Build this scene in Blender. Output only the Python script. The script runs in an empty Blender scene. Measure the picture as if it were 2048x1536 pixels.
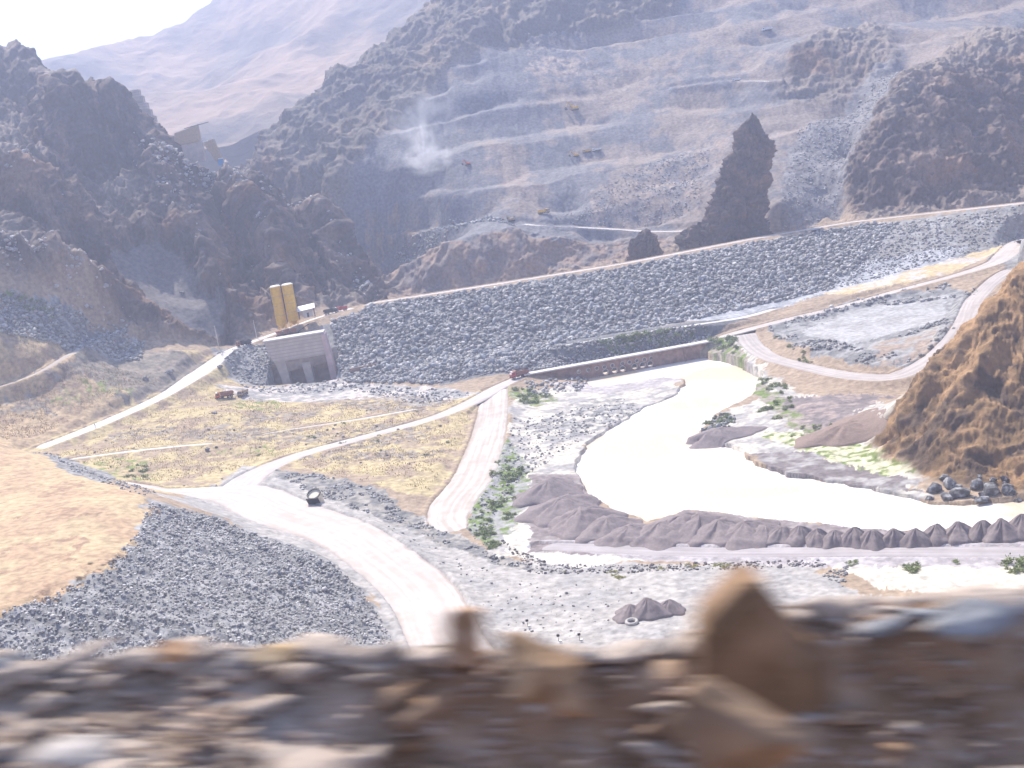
import bpy, bmesh, math, random, time
import numpy as np
from mathutils import Vector, Matrix, Euler
T0 = time.time()
scene = bpy.context.scene
# ------------------------------------------------------------------ camera
F = 2472.0; CAMZ = 100.0
PITCH = math.radians(-11.15); ROLL = math.radians(9.0)
fwd = np.array([0, math.cos(PITCH), math.sin(PITCH)])
up0 = np.array([0, -math.sin(PITCH), math.cos(PITCH)])
rt0 = np.array([1.0, 0, 0])
rt = rt0*math.cos(ROLL) - up0*math.sin(ROLL)*-1 if False else rt0*math.cos(ROLL) - up0*math.sin(ROLL)
up = up0*math.cos(ROLL) + rt0*math.sin(ROLL)
CAM = np.array([0, 0, CAMZ])
cd = bpy.data.cameras.new('camera'); cam = bpy.data.objects.new('camera', cd)
scene.collection.objects.link(cam); scene.camera = cam
cd.sensor_width = 36; cd.lens = 36*F/2048; cd.clip_start = .5; cd.clip_end = 20000
M = Matrix(((rt[0], up[0], -fwd[0], 0), (rt[1], up[1], -fwd[1], 0), (rt[2], up[2], -fwd[2], CAMZ), (0, 0, 0, 1)))
cam.matrix_world = M
cd.dof.use_dof = True; cd.dof.focus_distance = 420; cd.dof.aperture_fstop = 2.3; cd.dof.aperture_ratio = .085
# ------------------------------------------------------------------ light
SUN_EL, SUN_AZ = math.radians(52), math.radians(-22)
w = bpy.data.worlds.new('World'); scene.world = w; w.use_nodes = True
nt = w.node_tree; sk = nt.nodes.new('ShaderNodeTexSky'); sk.sky_type = 'NISHITA'; sk.sun_disc = False
sk.sun_elevation = SUN_EL; sk.sun_rotation = SUN_AZ; sk.dust_density = 2.0; sk.altitude = 900
nt.links.new(sk.outputs[0], nt.nodes['Background'].inputs[0]); nt.nodes['Background'].inputs[1].default_value = .13
sl = bpy.data.lights.new('sun', 'SUN'); sl.energy = 4.4; sl.angle = math.radians(.5); sl.color = (1, .93, .82)
so = bpy.data.objects.new('sun', sl); scene.collection.objects.link(so)
sdir = Vector((math.sin(SUN_AZ)*math.cos(SUN_EL), math.cos(SUN_AZ)*math.cos(SUN_EL), math.sin(SUN_EL)))
so.rotation_euler = sdir.to_track_quat('Z', 'Y').to_euler(); so.location = (0, 0, 300)
scene.view_settings.view_transform = 'Standard'; scene.view_settings.look = 'None'
scene.view_settings.exposure = .93; scene.view_settings.gamma = 1
scene.cycles.max_bounces = 5; scene.cycles.volume_bounces = 3
# ------------------------------------------------------------------ helpers
def ray(px, py):
    d = rt*(px-1024)/F + up*(768-py)/F + fwd
    return d/d[1]
def Z(px, py, z):
    d = ray(px, py); t = (z-CAMZ)/d[2]; return CAM + d*t
def D(px, py, Y):
    return CAM + ray(px, py)*Y
def pin(P, poly):
    x, y = P[..., 0], P[..., 1]; poly = np.asarray(poly)[:, :2]; c = np.zeros(x.shape, bool)
    n = len(poly); j = n-1
    for i in range(n):
        xi, yi = poly[i]; xj, yj = poly[j]
        if yi != yj:
            c ^= ((yi > y) != (yj > y)) & (x < (xj-xi)*(y-yi)/(yj-yi)+xi)
        j = i
    return c
_prm = np.random.RandomState(7).permutation(256).astype(np.int32); _prm = np.concatenate([_prm, _prm, _prm])
_g3 = np.random.RandomState(3).normal(size=(256, 3)).astype(np.float32); _g3 /= np.linalg.norm(_g3, axis=1)[:, None]
def perlin(P):
    P = np.asarray(P, np.float32); fl = np.floor(P); f = P-fl; i = fl.astype(np.int32) & 255
    u = f*f*f*(f*(f*6-15)+10); out = np.zeros(P.shape[:-1], np.float32)
    for a in (0, 1):
        wa = u[..., 0] if a else 1-u[..., 0]; ia = _prm[i[..., 0]+a]
        for b in (0, 1):
            wb = u[..., 1] if b else 1-u[..., 1]; ib = _prm[ia+i[..., 1]+b]
            for c in (0, 1):
                wc = u[..., 2] if c else 1-u[..., 2]; g = _g3[_prm[ib+i[..., 2]+c] & 255]
                out += wa*wb*wc*(g[..., 0]*(f[..., 0]-a)+g[..., 1]*(f[..., 1]-b)+g[..., 2]*(f[..., 2]-c))
    return out*1.5
def fbm(P, s, octs=4, gain=.5, ridged=False):
    P = np.asarray(P, np.float32)/s; o = 0; a = 1; t = 0
    for k in range(octs):
        n = perlin(P+k*17.3)
        if ridged: n = 1-2*np.abs(n)*1.4
        o = o+a*n; t += a; a *= gain; P = P*2.03
    return o/t
def st(x, a, b):
    t = np.clip((x-a)/(b-a), 0, 1); return t*t*(3-2*t)
# ------------------------------------------------------------------ base terrain from ridge, foot and valley lines
CT = []
def L(*pts, step=11):
    pts = [np.array(p, float) for p in pts]
    if len(pts) == 1: CT.append(pts[0]); return
    for a, b in zip(pts[:-1], pts[1:]):
        n = max(1, int(np.linalg.norm((b-a)[:2])/step))
        for k in range(n): CT.append(a+(b-a)*k/n)
    CT.append(pts[-1])
W = lambda x, y, z: (x, y, z)
# flood plain
for p in [(1100, 900, 1.6), (1100, 830, 2), (1400, 1150, 2), (1700, 1150, 2), (2048, 1130, 1.6), (1200, 1250, 3), (1000, 1150, 3.5),
          (2048, 1250, 3), (1650, 900, 1.6), (1550, 850, 1.8), (1760, 870, 2.5), (1300, 980, .6), (1450, 1000, .6), (1250, 900, .7), (1400, 790, .7), (1700, 1020, .6),
          (2000, 1040, .6), (960, 900, 3), (930, 1020, 3), (985, 800, 5.5), (700, 900, 7), (600, 980, 8), (500, 880, 10), (300, 900, 13), (400, 830, 15),
          (600, 820, 9), (750, 800, 7), (850, 850, 6), (860, 930, 6), (700, 960, 7), (850, 1100, 4.5), (700, 1050, 6), (600, 1000, 7.5), (480, 960, 9.5), (310, 985, 11.5),
          (200, 940, 14), (900, 1250, 4), (780, 1270, 4.5), (1300, 1350, 4), (1700, 1350, 4), (70, 895, 16), (620, 775, 8), (720, 790, 6), (810, 785, 5.5), (900, 775, 6),
          (430, 740, 20), (470, 780, 15), (520, 770, 11), (1950, 620, 8), (1750, 745, 4.5), (1580, 720, 5), (1900, 700, 8), (1650, 830, 3), (1500, 760, 3),
          (1460, 690, 5.5), (1650, 800, 3.5), (1480, 900, 1.5), (1600, 940, 1.5), (1800, 950, 2), (1100, 1010, 2), (1000, 1080, 3)]:
    L(Z(*p))
L(Z(70, 900, 16), Z(250, 820, 18), Z(400, 750, 21), Z(480, 695, 25), Z(545, 660, 27))
# slope left of the upper road
for p in [(0, 592, 528), (0, 680, 505), (0, 790, 488), (100, 700, 512), (200, 680, 545), (150, 740, 503), (300, 720, 540), (-200, 600, 505), (-200, 800, 465),
          (350, 700, 550), (100, 640, 532), (250, 790, 497), (0, 855, 466), (-450, 700, 420)]: L(D(*p))
# ochre plateau and its rubble slope
edge = [(75, 906, 28), (150, 945, 27.5), (215, 968, 27), (295, 998, 27), (275, 1060, 27), (245, 1110, 27.5), (200, 1150, 28), (120, 1190, 28), (0, 1228, 28.5), (-250, 1280, 30)]
L(*[Z(*p) for p in edge], step=7)
for p in [(0, 900, 30), (0, 1000, 30), (100, 1000, 29.5), (100, 1100, 29.5), (200, 1060, 28.5), (-200, 1000, 32), (-200, 1150, 31), (0, 1150, 29.5)]: L(Z(*p))
L(Z(110, 905, 15), Z(250, 965, 13), Z(330, 990, 11))
for p in [(395, 1065, 18), (335, 1105, 23), (450, 1150, 19), (580, 1150, 12), (690, 1180, 7), (760, 1260, 5), (500, 1250, 17), (250, 1250, 23.5), (620, 1250, 11), (100, 1290, 24), (0, 1310, 24.5), (560, 1070, 10), (430, 1012, 11.5), (400, 985, 10.6), (520, 1000, 9), (560, 1040, 8)]: L(Z(*p))
for p in [(0, 1536, 14), (500, 1536, 8), (1000, 1536, 5), (1500, 1536, 5), (2048, 1536, 6), (2500, 1400, 6), (-400, 1500, 16)]: L(Z(*p))
for x in (-160, -100, -50, 0, 50, 100, 160):
    L(W(x, 120, 40)); L(W(x, 60, 66)); L(W(x, 14, 93)); L(W(x, -30, 99))
# rockfill dam: crest front, crest back, berm, toe
crest = [Z(640, 650, 28), Z(700, 622, 31), Z(745, 609, 33), Z(1000, 570, 33), Z(1250, 530, 33), Z(1500, 482, 33), Z(1700, 447, 33), Z(1880, 427, 33), Z(2048, 409, 34), Z(2300, 380, 36)]
L(*crest, step=8)
L(*[c+np.array([0, 9, 0]) for c in crest[1:]], step=12)
L(*[c+np.array([0, 40, -16]) for c in crest[2:7]], step=14)
L(Z(850, 722, 11), Z(1000, 700, 11), Z(1200, 668, 11), Z(1400, 642, 11), Z(1560, 606, 12), Z(1700, 566, 14), Z(1900, 525, 17), Z(2048, 483, 20), Z(2300, 440, 24), step=8)
L(Z(860, 734, 11), Z(1000, 711, 11), Z(1200, 680, 11), Z(1400, 653, 11), Z(1560, 618, 11), Z(1700, 590, 13), Z(1850, 555, 15), Z(2048, 500, 19), step=8)
L(Z(690, 768, 7), Z(870, 772, 5.5), Z(1000, 762, 5.5), Z(1080, 742, 5.5), step=8)
L(W(28, 506, 1.0), W(50, 506, 1.0), W(76, 506, 1.0)); L(W(28, 486, .8), W(50, 486, .8), W(76, 486, .8))
L(Z(540, 657, 29), Z(625, 640, 30)); L(Z(530, 640, 29.5), Z(600, 625, 30))
L(Z(655, 765, 8), Z(655, 740, 11), Z(650, 700, 20))
# basin right of the dam
L(Z(1530, 650, 9), Z(1700, 610, 10), Z(1870, 580, 12), step=10)
for p in [(1650, 650, 8), (1800, 630, 9), (1620, 690, 9), (1750, 700, 8.5), (1850, 650, 9.5), (1700, 730, 5), (2000, 560, 14), (1960, 600, 10)]: L(Z(*p))
# brown hill on the right
L(D(1768, 872, 322), D(1850, 745, 326), D(1900, 700, 328), D(1950, 640, 330), D(2000, 582, 334), D(2048, 530, 338), D(2200, 400, 350), D(2500, 200, 370), step=7)
L(Z(1750, 885, 2), Z(1860, 948, 2), Z(1950, 965, 2), Z(2048, 972, 2), Z(2300, 1010, 2), step=7)
for p in [(2048, 750, 312), (1950, 800, 308), (1860, 850, 310), (2200, 700, 318), (2300, 850, 300)]: L(D(*p))
L(*[D(*p)*np.array([1, 1, 0])+np.array([4, 34, 5]) for p in [(1775, 872, 322), (1850, 745, 326), (1900, 700, 328), (1950, 640, 330), (2048, 530, 338)]])
# left crag
CR = [(-300, 60, 850), (0, 100, 830), (50, 108, 820), (75, 150, 790), (110, 152, 740), (150, 140, 720), (215, 168, 715), (250, 228, 705), (280, 262, 695), (350, 292, 690), (440, 330, 690), (520, 345, 695), (560, 380, 690),
      (640, 402, 685), (672, 440, 676), (700, 500, 665), (745, 570, 640), (772, 604, 622)]
L(*[D(*p) for p in CR], step=9)
L(*[D(*p)*np.array([1, 1, 0])+np.array([10, 70, max(15, D(*p)[2]-75)]) for p in CR[3:]], step=20)
L(D(200, 668, 552), D(300, 655, 568), D(430, 688, 578), D(520, 642, 600), D(620, 600, 618), D(690, 612, 612))
L(D(170, 590, 575), D(300, 600, 590), D(400, 620, 590))
for p in [(100, 300, 685), (20, 300, 655), (150, 450, 630), (230, 380, 665), (400, 600, 603), (330, 560, 615), (240, 540, 600)]: L(D(*p))
L(D(-60, 500, 540), D(20, 480, 545), D(80, 475, 550), (D(160, 490, 556)), D(220, 560, 562), D(290, 625, 566), step=8)
L(D(-60, 320, 615), D(20, 310, 615), D(60, 312, 620), D(105, 350, 622), D(130, 400, 610), D(170, 470, 600), step=8)
L(D(0, 560, 545), D(100, 570, 545))
L(D(250, 500, 615), D(210, 470, 612), D(60, 440, 600))
L(D(290, 300, 680), D(350, 400, 650), D(410, 500, 620), D(450, 570, 604), step=7)
L(D(440, 345, 680), D(510, 440, 648), D(560, 520, 626), D(600, 585, 614), step=7)
L(D(400, 365, 696), D(465, 460, 676), D(515, 540, 650), D(545, 590, 630), step=8)
L(D(540, 390, 698), D(600, 470, 682), D(640, 540, 658), D(665, 585, 640), step=8)
L(D(262, 320, 704), D(285, 400, 684), step=8)
L(D(120, 180, 700), D(130, 260, 684), step=8); L(D(200, 200, 712), D(190, 300, 692), D(215, 360, 680), step=8); L(D(60, 200, 770), D(65, 280, 720), step=8)
# centre ridge between gorge and quarry
RD = [(950, -120, 1040), (860, 0, 1000), (830, 35, 985), (760, 95, 950), (655, 150, 915), (640, 192, 900), (560, 230, 885), (530, 290, 870), (500, 330, 850)]
L(*[D(*p) for p in RD], step=14)
L(*[D(*p)*np.array([1, 1, 0])+np.array([-30, 90, max(60, D(*p)[2]-80)]) for p in RD[1:]], step=30)
L(D(1010, -40, 960), D(960, 60, 900), D(850, 180, 850), D(740, 280, 800), D(650, 370, 765), step=12)
L(D(900, 40, 945), D(800, 150, 890), D(700, 250, 840), D(600, 340, 800), step=16)
for p in [(600, 400, 800), (755, 592, 668), (800, 592, 660)]: L(D(*p))
# quarry hillside
for p in [(900, 250, 815), (1000, 80, 905), (1200, 50, 925), (1320, 0, 950), (1500, 100, 850), (1540, 165, 790), (1700, 90, 840), (900, 400, 725), (1000, 430, 700), (1200, 200, 835), (1100, 300, 770), (1300, 330, 735),
          (1350, 200, 810), (1200, 400, 705), (1650, 0, 915), (1400, 0, 945), (1850, 20, 890), (2048, 20, 860), (1450, 60, 880), (800, 330, 770), 
          (1600, 300, 705), (1560, 400, 660), (1650, 400, 650), (1400, 250, 775), (1350, 400, 690), (1700, 250, 740), (1100, -150, 1040), (1500, -200, 1040), (2000, -200, 1000), (2400, -100, 920), (2400, 200, 780)]: L(D(*p))
L(D(1040, 448, 690), D(1150, 453, 688), D(1300, 463, 676), D(1420, 463, 660), step=10)
L(D(1040, 455, 680), D(1150, 464, 678), D(1300, 474, 666), D(1420, 474, 652), step=10)
L(D(800, 522, 674), D(900, 490, 668), D(1030, 462, 668), step=8)
L(D(780, 600, 658), D(1000, 560, 650), D(1250, 520, 645), D(1450, 485, 630), step=14)
L(D(1560, 462, 625), D(1690, 458, 600), step=10)
# dark cliff above the right end of the dam
L(D(1740, 440, 632), D(1850, 432, 625), D(2000, 412, 622), D(2200, 390, 620), step=12)
L(D(1760, 330, 655), D(1775, 240, 675), D(1830, 140, 705), D(1900, 115, 725), D(2048, 90, 740), D(2300, 60, 745), step=12)
L(D(1690, 300, 700), D(1650, 220, 735), step=12)
L(D(2048, 250, 680), D(2200, 240, 680))
L(D(1570, 160, 800), D(1650, 150, 790), D(1740, 150, 775)); L(D(1590, 90, 815), D(1680, 60, 835), D(1760, 50, 840))
# outer frame, off camera
for p in [W(-520, 700, 190), W(-520, 500, 90), W(-520, 900, 230), W(-400, 1150, 120), W(-520, 250, 34), W(-300, 1150, 90), W(-150, 1150, 60), W(0, 1150, 60), W(120, 1150, 250), W(250, 1150, 300), W(560, 1150, 320), W(600, 800, 220), W(600, 550, 130), W(500, 350, 110), W(500, 200, 10), W(600, 0, 60), W(-500, 0, 90)]: L(p)
CT = np.array(CT)
# drop near-duplicate control points
key = {}; keep = []
for i, c in enumerate(CT):
    k = (round(c[0]/4), round(c[1]/4))
    if k not in key: key[k] = 1; keep.append(i)
CT = CT[keep]
GX0, GX1, GY0, GY1, GS = -640, 700, -60, 1160, 2.5
def rbf():
    n = len(CT); d = np.sqrt(((CT[:, None, :2]-CT[None, :, :2])**2).sum(-1))
    A = np.zeros((n+1, n+1)); A[:n, :n] = -d; A[:n, n] = 1; A[n, :n] = 1
    A[np.arange(n), np.arange(n)] += .4
    s = np.linalg.solve(A, np.append(CT[:, 2], 0))
    gx = np.arange(GX0, GX1, GS); gy = np.arange(GY0, GY1, GS); out = np.empty((len(gy), len(gx)))
    for r in range(0, len(gy)):
        dd = np.sqrt((gx[:, None]-CT[None, :, 0])**2+(gy[r]-CT[None, :, 1])**2)
        out[r] = -dd@s[:n]+s[n]
    return out
G = rbf()
def samp(g, x, y, s=GS):
    fx = np.clip((np.asarray(x)-GX0)/s, 0, g.shape[1]-1.001); fy = np.clip((np.asarray(y)-GY0)/s, 0, g.shape[0]-1.001)
    ix = fx.astype(int); iy = fy.astype(int); u = fx-ix; v = fy-iy
    return (g[iy, ix]*(1-u)+g[iy, ix+1]*u)*(1-v)+(g[iy+1, ix]*(1-u)+g[iy+1, ix+1]*u)*v
base = lambda x, y: samp(G, x, y)
def hit(px, py, lo=190, hi=1150):
    """the ground point seen at this place of the survey photo"""
    d = ray(px, py); ys = np.arange(lo, hi, 1.0); P = CAM[None]+d[None]*ys[:, None]
    b = base(P[:, 0], P[:, 1]) > P[:, 2]
    i = int(np.argmax(b)) if b.any() else len(ys)-1
    return np.array([P[i, 0], P[i, 1], float(base(P[i, 0], P[i, 1]))])
def poly(*pts, lo=190): return np.array([hit(x, y, lo) for x, y in pts])
print('terrain base', len(CT), round(time.time()-T0, 1))
def blur(m, n):
    for _ in range(n):
        m = (m+np.roll(m, 1, 0)+np.roll(m, -1, 0)+np.roll(m, 1, 1)+np.roll(m, -1, 1))/5
    return m
_gx, _gy = np.meshgrid(np.arange(GX0, GX1, GS), np.arange(GY0, GY1, GS)); GP = np.stack([_gx, _gy], -1)
# ------------------------------------------------------------------ regions of the terrain (world XY)
V2 = lambda *a: np.array([p[:2] for p in a])
gorge = [D(790, 606, 628), D(760, 560, 680), D(690, 470, 735), D(620, 400, 800), D(540, 345, 870), D(480, 320, 1160)]
crag_poly = V2(D(-500, 560, 545), D(-60, 520, 536), D(0, 560, 536), D(90, 580, 545), D(170, 598, 560), D(240, 655, 560), D(300, 665, 562), D(380, 640, 575), D(430, 690, 574), D(520, 645, 594), D(640, 600, 610), D(700, 612, 608), *gorge)
crag_poly = np.vstack([crag_poly, [[-640, 1160], [-640, 560]]])
ridge_poly = V2(D(772, 600, 640), D(800, 560, 680), D(700, 440, 735), D(650, 370, 762), D(740, 280, 797), D(850, 180, 847), D(915, 100, 880), D(1010, 88, 890), D(1140, 62, 905), D(1330, 18, 935), D(1420, -60, 1000), D(1400, -200, 1150), D(480, 320, 1155), *gorge[::-1][1:])
cliff_poly = V2(D(1700, 440, 628), D(1690, 320, 680), D(1730, 240, 690), D(1800, 140, 715), D(1880, 90, 745), D(1950, 50, 800), D(2200, 20, 800), D(2500, 0, 800), D(2500, 380, 610), D(2000, 418, 616))
cliff2_poly = V2(D(1540, 165, 776), D(1560, 110, 800), D(1600, 70, 825), D(1680, 40, 845), D(1770, 40, 850), D(1800, 110, 770), D(1740, 160, 765), D(1620, 185, 765))
def gm(p, n=3): return blur(pin(GP, p).astype(float), n)
m_crag, m_ridge, m_cliff, m_cliff2 = gm(crag_poly), gm(ridge_poly), gm(cliff_poly), gm(cliff2_poly)
far = st(_gy, 648, 668)
m_quarry = np.clip(far*(1-m_crag)*(1-m_ridge)*(1-m_cliff), 0, 1)
cliff3_poly = V2(D(770, 602, 654), D(795, 525, 676), D(900, 486, 672), D(1030, 462, 674), D(1300, 476, 664), D(1450, 480, 648), D(1450, 502, 626), D(1250, 532, 636), D(1000, 572, 642))
m_cliff3 = gm(cliff3_poly, 1)
m_rock = np.clip(m_cliff3*.55+m_crag+m_ridge*.9+m_cliff*.8+m_cliff2*.6, 0, 1)
hill_poly = V2(D(1768, 876, 318), D(1850, 745, 322), D(1950, 640, 326), D(2048, 530, 334), D(2200, 400, 346), D(2500, 200, 366), D(2500, 150, 430), D(2048, 520, 380), D(1850, 740, 350), D(1770, 865, 335))
hill_poly = np.vstack([V2(Z(1745, 888, 2), Z(1860, 955, 2), Z(1950, 970, 2), Z(2048, 978, 2), Z(2400, 1030, 2)), V2(D(2500, 200, 400), D(2048, 500, 365), D(1850, 735, 350), D(1765, 860, 340))])
m_hill = gm(hill_poly, 1)
river_px = [(1175, 757), (1290, 738), (1405, 716), (1440, 722), (1490, 738), (1530, 765), (1505, 800), (1440, 828), (1400, 868), (1372, 886), (1440, 890), (1478, 902), (1500, 925), (1560, 950), (1700, 972), (1830, 1000), (1870, 1012), (1960, 1008), (2048, 1002), (2200, 996), (2700, 985),
            (2700, 1050), (2200, 1048), (2048, 1046), (1960, 1060), (1850, 1068), (1700, 1058), (1550, 1042), (1440, 1028), (1370, 1024), (1300, 1050), (1220, 1022), (1180, 1000), (1163, 968), (1150, 940), (1172, 890), (1235, 850), (1290, 815), (1345, 795), (1372, 765), (1300, 752), (1230, 765)]
river_xy = np.array([Z(x, y, 0)[:2] for x, y in river_px]+[])
river_xy = np.vstack([river_xy, V2(W(*Z(1175, 757, 0)[:2], 0))])
back_xy = np.array([(30, 470), (74, 470), (74, 505.5), (30, 505.5)])
# colours: linear albedo
GREY = (.205, .20, .195); GREYL = (.345, .335, .325); DUST = (.56, .50, .455); SILT = (.57, .525, .445); STRAW = (.50, .40, .22); SOIL = (.36, .27, .19); OCHRE = (.50, .375, .225)
OCHR2 = (.45, .31, .195); GREEN = (.16, .22, .05); BROWN = (.17, .105, .05); BROWD = (.085, .055, .033); CRAG = (.085, .064, .054); CRAGL = (.21, .15, .115); GRAV = (.20, .17, .165); GRAVL = (.36, .335, .32)
QG = (.185, .18, .19); QP = (.33, .255, .205)
PAINT = []
def paint(pts, c1, c2=None, s=6, warp=2.5, amp=None, cover=None, hitlo=190, xy=None):
    P = poly(*pts, lo=hitlo) if xy is None else xy
    PAINT.append((P[:, :2], np.array(c1), np.array(c2 if c2 is not None else c1), s, warp, amp, cover))
# quarry: tan lower cliffs, dusty scree, dark cut faces
paint([(770, 600), (760, 530), (900, 500), (1050, 470), (1250, 475), (1420, 475), (1480, 480), (1250, 525), (1000, 565)], (.30, .215, .165), (.21, .175, .16), 12, 5, 1.2, hitlo=640)
paint([(690, 470), (720, 400), (900, 395), (1000, 400), (860, 450), (760, 470)], (.30, .22, .16), (.17, .16, .165), 9, 6, 1., .8, hitlo=640)
paint([(1180, 440), (1300, 330), (1440, 260), (1480, 250), (1420, 380), (1380, 440)], (.33, .26, .215), (.24, .215, .21), 10, 6, .6, .8, hitlo=640)
paint([(1560, 460), (1570, 330), (1620, 230), (1760, 130), (1860, 110), (1760, 230), (1700, 330), (1680, 440)], (.25, .235, .235), (.20, .185, .18), 6, 5, .7, hitlo=640)
paint([(1050, 150), (1060, 80), (1160, 60), (1180, 130), (1130, 160), (1200, 150), (1250, 170)], (.42, .33, .27), QG, 9, 5, 1., .8, hitlo=640)
# valley: straw terraces
paint([(-100, 690), (100, 660), (250, 720), (420, 700), (520, 760), (900, 780), (1000, 790), (940, 840), (920, 930), (870, 1000), (700, 960), (560, 930), (300, 980), (100, 900), (-100, 890)], STRAW, SOIL, 9, 4, .45)
paint([(-100, 710), (0, 700), (130, 690), (250, 735), (330, 775), (150, 855), (60, 890), (-100, 890)], (.50, .37, .225), (.37, .265, .175), 7, 4, .5)
paint([(160, 690), (300, 700), (420, 720), (380, 760), (260, 800), (140, 740)], (.30, .25, .2), (.2, .18, .15), 6, 5, .7)
paint([(0, 585), (60, 600), (200, 665), (290, 690), (230, 720), (120, 690), (0, 660)], GREY, GREYL, 5, 3, .6)
paint([(420, 695), (540, 690), (560, 770), (470, 765), (430, 735)], GREY, GREYL, 5, 3, .5)
paint([(0, 585), (40, 582), (110, 620), (60, 625)], GREEN, SOIL, 3, 3, .5, .55)
paint([(430, 770), (650, 752), (900, 775), (960, 790), (840, 815), (760, 795), (480, 800)], (.3, .29, .28), DUST, 6, 3, .5)
for q_ in [[(330, 880), (420, 850), (640, 865), (620, 885), (480, 885)], [(600, 880), (760, 850), (860, 850), (850, 880), (700, 900)], [(560, 920), (680, 905), (880, 900), (870, 915), (700, 925)], [(200, 870), (330, 850), (360, 865), (230, 885)], [(640, 800), (780, 790), (900, 800), (850, 825), (700, 820)], [(480, 830), (640, 815), (650, 835), (500, 850)],
           [(60, 745), (200, 745), (250, 765), (120, 775)], [(0, 800), (120, 790), (220, 800), (100, 830), (0, 830)]]:
    paint(q_, (.24, .19, .15), (.36, .31, .25), 3, 5, .9, .7)
for q_ in [[(240, 920), (300, 915), (320, 960), (250, 960)], [(150, 925), (230, 920), (230, 950), (180, 945)], [(460, 800), (560, 800), (560, 825), (470, 820)], [(420, 900), (560, 890), (560, 905), (430, 915)], [(100, 800), (250, 770), (260, 785), (110, 825)]]:
    paint(q_, (.22, .26, .08), STRAW, 3, 5, .6, .6)
# flats around the river
paint([(1020, 790), (1180, 765), (1340, 760), (1370, 790), (1240, 850), (1170, 890), (1165, 990), (1070, 1080), (1100, 1130), (1000, 1110), (940, 1060), (960, 980), (1020, 880)], SILT, GRAVL, 7, 3, .25)
paint([(1060, 850), (1180, 800), (1260, 800), (1290, 822), (1200, 860), (1100, 890)], GREY, GREYL, 3, 4, .6, .62)
paint([(1010, 775), (1060, 775), (1120, 800), (1060, 815), (1020, 800)], GREEN, (.3, .3, .15), 3, 3, .5, .7)
paint([(1100, 765), (1330, 745), (1360, 765), (1200, 790)], (.40, .36, .36), (.5, .46, .45), 8, 3, .1)
paint([(930, 1060), (970, 930), (1020, 880), (1060, 940), (1050, 1030), (990, 1100)], GREYL, GREEN, 2.5, 2, .6)
paint([(1400, 690), (1480, 670), (1520, 730), (1600, 790), (1760, 800), (1860, 760), (1780, 870), (1760, 900), (1850, 960), (1840, 1000), (1700, 975), (1560, 950), (1490, 900), (1400, 880), (1440, 830), (1510, 800), (1530, 765), (1440, 720)], SILT, GRAVL, 6, 3, .25)
paint([(1400, 690), (1475, 680), (1500, 740), (1560, 790), (1680, 860), (1600, 870), (1540, 820), (1450, 725)], (.33, .28, .24), GREEN, 3, 3, .6)
paint([(1560, 800), (1780, 790), (1700, 840), (1660, 900), (1620, 850)], GRAV, (.34, .27, .24), 5, 4, .5)
paint([(1500, 910), (1640, 900), (1760, 940), (1850, 985), (1700, 972), (1560, 950)], GRAV, GRAVL, 6, 2, .3)
paint([(1520, 865), (1700, 880), (1850, 950), (1760, 950), (1600, 900)], (.62, .58, .40), GREEN, 3, 3, .3)
# basin
paint([(1530, 650), (1700, 600), (1900, 575), (1960, 590), (1900, 680), (1840, 730), (1740, 735), (1620, 705)], GREY, GREYL, 5, 2, .7)
paint([(1600, 665), (1700, 620), (1900, 590), (1880, 640), (1700, 690)], (.42, .41, .405), GREYL, 10, 2, .12)
paint([(1740, 690), (1880, 650), (1860, 710), (1760, 735)], (.36, .28, .22), GREYL, 6, 3, .5)
# dam and its surroundings
paint([(640, 655), (745, 614), (1000, 575), (1250, 535), (1500, 487), (1700, 452), (1880, 432), (2048, 415), (2150, 400), (2150, 470), (2048, 490), (1900, 530), (1650, 590), (1400, 640), (1110, 690), (870, 770), (680, 760)], (.20, .195, .19), (.29, .285, .275), 3, 1, .35)
paint([(1640, 470), (1880, 432), (2048, 415), (2150, 400), (2150, 460), (1980, 500), (1760, 520)], (.27, .255, .24), GREYL, 9, 6, .4)
paint([(1300, 640), (1500, 590), (1750, 520), (1950, 490), (1900, 520), (1640, 590), (1480, 640)], (.45, .45, .46), (.33, .335, .35), 6, 3, .3)
paint([(1640, 588), (1900, 520), (2048, 480), (2048, 495), (1900, 545), (1700, 590)], (.55, .42, .24), DUST, 9, 2, .2)
paint([(860, 725), (1200, 672), (1400, 642), (1500, 640), (1400, 690), (1060, 742), (880, 772)], (.15, .15, .155), GREY, 3, 1, .4)
paint([(1180, 690), (1340, 668), (1420, 660), (1400, 685), (1230, 712)], GREEN, (.12, .14, .06), 3, 3, .5, .75)
# ochre plateau, rubble slope, haul road shoulders
paint([(300, 985), (480, 930), (600, 950), (860, 1040), (1010, 1120), (1300, 1130), (1640, 1130), (1700, 1190), (2200, 1200), (2200, 1600), (900, 1536), (700, 1300), (760, 1200), (640, 1110), (450, 1040)], (.42, .39, .36), (.35, .33, .315), 9, 3, .25)
paint([(520, 940), (640, 950), (760, 980), (860, 1050), (1000, 1110), (1100, 1150), (1000, 1130), (880, 1090), (760, 1040), (620, 980)], GREY, (.35, .32, .28), 3, 2.5, .9)
paint([(-200, 1240), (0, 1225), (200, 1150), (280, 1060), (300, 1000), (420, 1030), (560, 1080), (660, 1120), (730, 1180), (800, 1290), (700, 1536), (-300, 1536)], (.24, .235, .23), (.37, .36, .35), 4, 4, .5)
paint([(-100, 880), (60, 900), (150, 942), (218, 966), (296, 996), (282, 1050), (250, 1110), (200, 1150), (120, 1192), (0, 1230), (-150, 1260)], OCHRE, OCHR2, 12, 2.5, .16)
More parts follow.
